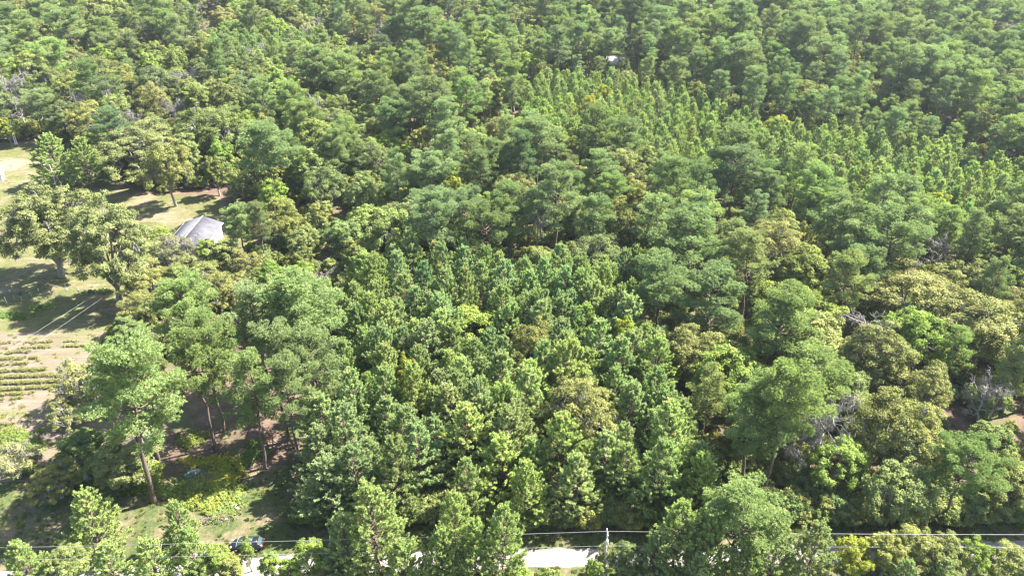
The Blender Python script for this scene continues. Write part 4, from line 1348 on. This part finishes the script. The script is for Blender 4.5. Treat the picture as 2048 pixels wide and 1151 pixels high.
PL, PR = at(-700, 1105, 9.3), at(2900, 1064, 9.3)
wire("power_line", [PL, PT + Vector((0, 0.0, 0.15)), PR], 0.022, 0.5, 'upper bright power line strung along the sandy road', 'power lines')
wire("power_line", [PL - Vector((0, 0, 2.4)), PT - Vector((0, 0.1, 2.4)), PR - Vector((0, 0, 2.3))], 0.020, 0.3, 'lower thinner power line strung along the sandy road', 'power lines')
for q, w_ in ((PL, 'left'), (PR, 'right')):
    pole("utility_pole", q.x, q.y, 9.4, f'utility pole carrying the road wires beyond the {w_} edge of the view')
A0, A1 = at(0, 708, 6), at(294, 522, 6)
B0, B1 = at(0, 734, 6), at(230, 577, 6)
wire("service_wire", [A0 + (A0 - A1) * 0.8, A1], 0.013, 0.15, 'upper of two slanting wires crossing the field corner', 'slanting wires')
wire("service_wire", [B0 + (B0 - B1) * 0.8, B1 + (B1 - B0) * 0.28], 0.013, 0.15, 'lower of two slanting wires crossing the field corner', 'slanting wires')
pole("wire_post", A1.x, A1.y, 6.2, 'slim post ending the slanting wires near the white house', False)
# lamp pole on the lawn
q = at(99, 329, 8.0)
root = link("lamp_pole", None, None, (q.x, q.y, 0)); tag(root, 'grey pole with a short lamp arm among the lawn pines', 'lamp pole')
g = Geo(); g.tube([(0, 0, 0), (0, 0, 4), (0, 0, 8)], [0.12, 0.10, 0.08], 8); link("post", g.mesh("post", M_POLE), root)
g = Geo(); g.tube([(0, 0, 7.8), (-0.6, 0, 8.1), (-1.3, 0, 8.0)], 0.05, 6); arm = link("arm", g.mesh("arm", M_METAL), root)
g = Geo(); g.box((-1.45, 0, 7.95), (0.55, 0.28, 0.16)); link("lamp_head", g.mesh("lamp_head", M_TRIM), arm)
g = Geo(); g.tube([(0, 0, 7.2), (1.6, -0.5, 3.5), (2.6, -0.8, 0)], 0.03, 5); link("guy_wire", g.mesh("guy_wire", M_WIRE), root)
for i, px in enumerate((31.5, 34.8)):
    q = at(px, 289, 0)
    root = link("white_post", None, None, (q.x, q.y, 0))
    tag(root, ('left' if i == 0 else 'right') + ' one of two tall white posts at the dark wood edge behind the lawn', 'post', 'pair of white posts')
    g = Geo(); g.tube([(0, 0, 0), (0, 0, 3), (0, 0, 7)], [0.16, 0.14, 0.13], 8); link("shaft", g.mesh("shaft", M_TRIM), root)
    g = Geo(); g.box((0, 0, 7.05), (0.34, 0.34, 0.1)); link("cap", g.mesh("cap", M_TRIM), root)

# wire fence with thin posts, low white stakes, bird box
fr_ = link("wire_fence", None, None, at(62, 600, 0)); o0 = at(62, 600, 0)
tag(fr_, 'thin wire fence on slim posts between lawn and field', 'fence')
fpts = [at(px, py, 0) - o0 for px, py in ((-40, 612), (14, 606), (31, 602), (67, 601), (112, 596), (160, 592), (211, 587))]
for i, q in enumerate(fpts):
    g = Geo(); g.tube([(0, 0, 0), (-0.03, 0, .8), (-0.05, 0, 1.55)], 0.055 if i == 1 else 0.035, 6)
    o = link("post", g.mesh("post", M_TRIM if i == 1 else M_POLE), fr_, q)
    if i == 1: o['label'] = 'thicker white fence post'
for h in (0.5, 1.0, 1.4):
    g = Geo(); g.tube([(q.x, q.y, h) for q in fpts], 0.012, 4); link("strand", g.mesh("strand", M_WIRE), fr_)
names = ['leftmost', 'second', 'third', 'fourth', 'rightmost']
for i, (px, py) in enumerate(((20.5, 584), (77.5, 582), (134.5, 581), (158, 581), (211, 580.5))):
    g = Geo(); g.box((0, 0, 0.3), (0.1, 0.1, 0.6)); g.tube([(0, 0, 0.6), (0, 0, .66), (0, 0, .7)], [0.07, 0.05, 0.01], 6)
    o = link("stake", g.mesh("stake", M_TRIM), None, at(px, py, 0))
    tag(o, f'{names[i]} of the low white stakes along the lawn edge behind the fence', 'stake', 'low white stakes')
q = at(44, 600, 0)
root = link("bird_box", None, None, q); tag(root, 'dark bird box on a short post by the wire fence', 'bird box')
g = Geo(); g.tube([(0, 0, 0), (0, 0, .6), (0, 0, 1.2)], 0.07, 6); link("post", g.mesh("post", M_POLE), root)
M_DARK = plain("dark_boards", (0.06, 0.055, 0.06), 0.7)
g = Geo(); g.box((0, 0, 1.4), (0.42, 0.4, 0.42)); link("box", g.mesh("box", M_DARK), root)
g = Geo(); g.add([(-.3, -.3, 1.6), (.3, -.3, 1.6), (.3, .3, 1.6), (-.3, .3, 1.6), (0, -.3, 1.85), (0, .3, 1.85)], tris=[[0, 1, 4], [2, 3, 5]], quads=[[1, 2, 5, 4], [3, 0, 4, 5], [0, 3, 2, 1]])
link("roof", g.mesh("roof", M_DARK), root)
for px, py, lab in ((81.5, 617, 'black tub standing in green weeds in the field corner'), (181, 585, 'black tub on the bare ground by the lawn edge')):
    root = link("tub", None, None, at(px, py, 0)); tag(root, lab, 'tub')
    g = Geo(); g.tube([(0, 0, 0), (0, 0, .2), (0, 0, .55)], [0.32, 0.36, 0.42], 12, cap=False); link("body", g.mesh("body", M_DARK), root)
    g = Geo(); g.tube([(0, 0, .54), (0, 0, .58), (0, 0, .6)], [0.46, 0.46, 0.42], 12); link("rim", g.mesh("rim", plain("black_plastic", (0.02, 0.02, 0.02))), root)

# ---- junk in the clearing
M_BLUE = plain("pale_blue_plastic", (0.30, 0.46, 0.66), 0.35)
q = at(385, 949, 0)
root = link("plastic_boat", None, None, (q.x, q.y, 0.05), math.radians(35)); tag(root, 'pale blue plastic tub lying tilted in the weeds of the clearing', 'tub')
root.rotation_euler = (math.radians(14), 0, math.radians(32))
root.name = "blue_tub"
bm = bmesh.new()
ring0 = [bm.verts.new((1.15 * math.cos(a) * (1 + .12 * math.cos(2 * a)), .45 * math.sin(a), 0.45)) for a in np.linspace(0, 6.283, 21)[:-1]]
ring1 = [bm.verts.new((0.95 * math.cos(a), .32 * math.sin(a), 0.02)) for a in np.linspace(0, 6.283, 21)[:-1]]
ring2 = [bm.verts.new((1.05 * math.cos(a) * (1 + .1 * math.cos(2 * a)), .39 * math.sin(a), 0.44)) for a in np.linspace(0, 6.283, 21)[:-1]]
ring3 = [bm.verts.new((0.85 * math.cos(a), .27 * math.sin(a), 0.09)) for a in np.linspace(0, 6.283, 21)[:-1]]
for A_, B_ in ((ring1, ring0), (ring0, ring2), (ring2, ring3)):
    for i in range(20):
        bm.faces.new((A_[i], A_[(i + 1) % 20], B_[(i + 1) % 20], B_[i]))
bm.faces.new(ring1); bm.faces.new(ring3)
me = bpy.data.meshes.new("hull"); bm.to_mesh(me); bm.free(); me.materials.append(M_BLUE); link("shell", me, root)
g = Geo()
for k in range(3): g.box((-.5 + .5 * k, 0, .3), (.1, .62, .04))
link("slats", g.mesh("slats", M_TRIM), root)["kind"] = "stuff"


def brush_pile(px, py, rx, ry, n, label, seed):
    r_ = S(seed); g = Geo()
    for k in range(n):
        a = r_.uniform(0, 6.28); c = np.array([r_.normal(0, rx), r_.normal(0, ry), abs(r_.normal(0, .25)) + .05]); l = r_.uniform(.4, 1.3)
        d = np.array([math.cos(a), math.sin(a), r_.normal(0, .25)]) * l / 2
        e0, e1 = c - d, c + d; e0[2] = max(e0[2], .02); e1[2] = max(e1[2], .02)
        g.tube([e0, (e0 + e1) / 2 + r_.normal(0, .04, 3), e1], [.035, .03, .015], 4)
    o = link("brush_pile", g.mesh("brush_pile", M_OBARK), None, at(px, py, 0)); tag(o, label, 'brush pile', None, 'stuff')


brush_pile(402, 955, .9, .7, 170, 'heap of grey cut branches beside the pale blue tub', 31)
brush_pile(418, 950, 1.2, .9, 150, 'heap of grey cut branches in the yellow green weeds', 32)
brush_pile(436, 1034, 1.0, .7, 130, 'heap of dark branches by the small junk items', 33)
brush_pile(150, 955, 1.6, .8, 150, 'scatter of dry branches under the small oak at lower left', 34)
M_BAG = plain("white_plastic", (0.74, 0.75, 0.80), 0.45)
M_BLACK = plain("black_rubber", (0.02, 0.02, 0.022), 0.7)
M_REDP = plain("red_plastic", (0.55, 0.05, 0.05), 0.4)


def lump(name, px, py, r, mat, label, cat, seed, dx=0, dy=0, z=0):
    bm = bmesh.new(); bmesh.ops.create_icosphere(bm, subdivisions=2, radius=r)
    r_ = S(seed)
    for v in bm.verts: v.co *= r_.uniform(.8, 1.15); v.co.z = v.co.z * .65 + r * .6
    me = bpy.data.meshes.new(name); bm.to_mesh(me); bm.free(); me.materials.append(mat)
    p = at(px, py, 0); o = link(name, me, None, (p.x + dx, p.y + dy, z)); tag(o, label, cat)


lump("plastic_bag", 468, 1013, .33, M_BAG, 'white plastic bag, larger one, on the shaded grass by the weeds', 'bag', 1)
lump("plastic_bag", 475, 1017, .24, M_BAG, 'white plastic bag, smaller one right of the larger bag', 'bag', 2)
lump("plastic_bag", 465, 1021, .22, plain("pale_blue_bag", (.5, .58, .72)), 'pale bluish bag just below the two white bags', 'bag', 3)
lump("plastic_bag", 452, 1038, .2, M_BAG, 'small white bag beside the red canister', 'bag', 4)
p = at(446, 1034, 0)
root = link("fuel_canister", None, None, p, 0.5); tag(root, 'small red canister at the foot of the dark branch heap', 'canister')
g = Geo(); g.box((0, 0, .18), (.42, .24, .34)); g.box((0, 0, .38), (.34, .18, .08)); link("body", g.mesh("body", M_REDP), root)
g = Geo(); g.tube([(-.1, 0, .42), (-.1, 0, .5), (.1, 0, .5), (.1, 0, .42)], .02, 5); link("handle", g.mesh("handle", M_BLACK), root)
for px, py, dz, lab in ((450, 1029, 0, 'worn tyre lying flat by the red canister'), (463, 1010, 0, 'worn tyre lying flat behind the white bags')):
    g = Geo(); a_ = np.linspace(0, 6.283, 19)
    g.tube(np.stack([.3 * np.cos(a_), .3 * np.sin(a_), np.full(19, .12)], 1), .11, 8, cap=False)
    tag(link("tyre", g.mesh("tyre", M_BLACK), None, at(px, py, 0)), lab, 'tyre')

# ---- fallen white branches on the verge
for px, py, L_, rz, lab in ((1207, 1046, 1.6, 2.0, 'short pale stick leaning at the wood edge behind the utility pole'), (1628, 1034, 2.2, .3, 'fallen pale branch at the wood edge behind the wide domed pine')):
    g = Geo(); g.tube([(-L_ / 2, 0, .1), (0, .1, .35), (L_ / 2, 0, .6)], [.06, .045, .02], 6)
    g.tube([(0, .1, .35), (.3, .5, .6), (.5, .7, .9)], [.03, .025, .01], 5)
    tag(link("fallen_branch", g.mesh("fallen_branch", M_DEAD), None, at(px, py, 0), rz), lab, 'branch')

# ---- car
def car(loc, rz):
    root = link("parked_car", None, None, loc, rz)
    tag(root, 'black hatchback car parked in the shade on the grass by the road', 'car')
    paint = surf("black_car_paint", (0.012, 0.016, 0.02), 0.22, spec=0.7)
    glass = surf("car_glass", (0.05, 0.075, 0.085), 0.06, spec=1.0)
    chrome = plain("rim_and_glint", (0.65, 0.68, 0.7), 0.25, 0.7)
    # stations along X (front = -X): x, half width, sill z, shoulder z
    st = [(-2.28, .62, .38, .62), (-2.15, .80, .28, .74), (-1.6, .88, .22, .90), (-.9, .90, .2, .98), (0, .91, .2, 1.0), (1.0, .91, .2, 1.02), (1.8, .88, .24, 1.02), (2.15, .80, .32, .96), (2.26, .66, .42, .80)]
    bm = bmesh.new(); rings = []
    for x, hw, z0, z1 in st:
        pr = [(-hw * .92, z0), (-hw, z0 + .18), (-hw, z1 - .12), (-hw * .93, z1 - .02), (-hw * .55, z1 + .045), (0, z1 + .06), (hw * .55, z1 + .045), (hw * .93, z1 - .02), (hw, z1 - .12), (hw, z0 + .18), (hw * .92, z0)]
        rings.append([bm.verts.new((x, y, z)) for y, z in pr])
    for a_, b_ in zip(rings[:-1], rings[1:]):
        for i in range(10): bm.faces.new((a_[i], b_[i], b_[i + 1], a_[i + 1]))
        bm.faces.new((a_[10], b_[10], b_[0], a_[0]))
    bm.faces.new(rings[0][::-1]); bm.faces.new(rings[-1])
    bmesh.ops.recalc_face_normals(bm, faces=bm.faces[:])
    me = bpy.data.meshes.new("body"); bm.to_mesh(me); bm.free(); me.materials.append(paint)
    for p_ in me.polygons: p_.use_smooth = True
    body = link("body", me, root)
    b2 = body.modifiers.new("s", 'SUBSURF'); b2.levels = 1; b2.render_levels = 1
    # cabin: glass band and roof
    base = [(-1.15, .80, 1.0), (1.95, .78, 1.0)]
    bm = bmesh.new()
    lo = [(-1.2, -.80), (-1.2, .80), (2.0, .76), (2.0, -.76)]
    hi = [(-.35, -.62), (-.35, .62), (1.5, .60), (1.5, -.60)]
    L0 = [bm.verts.new((x, y, 1.0)) for x, y in lo]; H0 = [bm.verts.new((x, y, 1.46)) for x, y in hi]
    for i in range(4): bm.faces.new((L0[i], L0[(i + 1) % 4], H0[(i + 1) % 4], H0[i]))
    bm.faces.new(H0)
    bmesh.ops.recalc_face_normals(bm, faces=bm.faces[:])
    me = bpy.data.meshes.new("cabin_glass"); bm.to_mesh(me); bm.free(); me.materials.append(glass); link("cabin_glass", me, root)
    g = Geo()
    V = [(-.42, -.64, 1.45), (-.42, .64, 1.45), (1.58, .62, 1.45), (1.58, -.62, 1.45), (-.2, -.5, 1.53), (-.2, .5, 1.53), (1.35, .5, 1.53), (1.35, -.5, 1.53)]
    g.add(V, quads=[[0, 1, 2, 3], [7, 6, 5, 4], [0, 4, 5, 1], [1, 5, 6, 2], [2, 6, 7, 3], [3, 7, 4, 0]])
    rf = link("roof_panel", g.mesh("roof_panel", paint), root)
    g = Geo(); g.box((.45, 0, 1.537), (.75, .7, .012)); link("sunroof", g.mesh("sunroof", glass), rf)
    for (a_, b_) in (((-1.2, .8), (-.35, .62)), ((.45, .79), (.5, .63)), ((2.0, .76), (1.5, .60))):
        for sgn in (-1, 1):
            g = Geo(); g.tube([(a_[0], sgn * a_[1], 1.0), ((a_[0] + b_[0]) / 2, sgn * (a_[1] + b_[1]) / 2, 1.24), (b_[0], sgn * b_[1], 1.47)], .045, 5)
            link("pillar", g.mesh("pillar", paint), root)
    for x in (-1.42, 1.38):
        for sgn in (-1, 1):
            g = Geo(); g.tube([(x, sgn * .72, .33), (x, sgn * .8, .33), (x, sgn * .9, .33), (x, sgn * .92, .33)], [.30, .33, .33, .27], 18)
            w_ = link("wheel", g.mesh("wheel", M_BLACK), root)
            g = Geo(); g.tube([(x, sgn * .9, .33), (x, sgn * .925, .33), (x, sgn * .94, .33)], [.2, .2, .05], 12); link("rim", g.mesh("rim", chrome), w_)
    for sgn in (-1, 1):
        g = Geo(); g.box((-2.14, sgn * .6, .70), (.22, .30, .13)); link("headlight", g.mesh("headlight", M_TRIM), root)
        g = Geo(); g.box((2.18, sgn * .62, .86), (.14, .24, .14)); link("tail_light", g.mesh("tail_light", M_REDP), root)
        g = Geo(); g.box((-.85, sgn * .97, 1.04), (.16, .2, .12)); link("wing_mirror", g.mesh("wing_mirror", paint), root)
    g = Geo(); g.tube([(-1.3, -.86, 1.03), (-1.36, -.4, 1.06), (-1.36, .4, 1.06), (-1.3, .86, 1.03), (-.1, .9, 1.04)], .028, 5); link("windscreen_glint", g.mesh("windscreen_glint", chrome), root)  # bright tube stands in for the pale reflection arc at the windscreen
    return root


cc = at(495, 1087, 0.6)
car((cc.x, cc.y, 0), math.radians(1))

# ------------------------------------------------------------------ haze
hz, hnt, hout = new_mat("haze_air")
pv = N(hnt, "ShaderNodeVolumePrincipled")
pv.inputs["Color"].default_value = (0.80, 0.90, 1.0, 1)
pv.inputs["Density"].default_value = 0.00011
pv.inputs["Anisotropy"].default_value = 0.45
hnt.links.new(pv.outputs[0], hout.inputs["Volume"])
g = Geo(); g.box((0, 450, 45), (2400, 1300, 92))
tag(link("haze", g.mesh("haze", hz)), 'thin bright summer haze lying over the whole forest', 'haze', None, 'stuff')
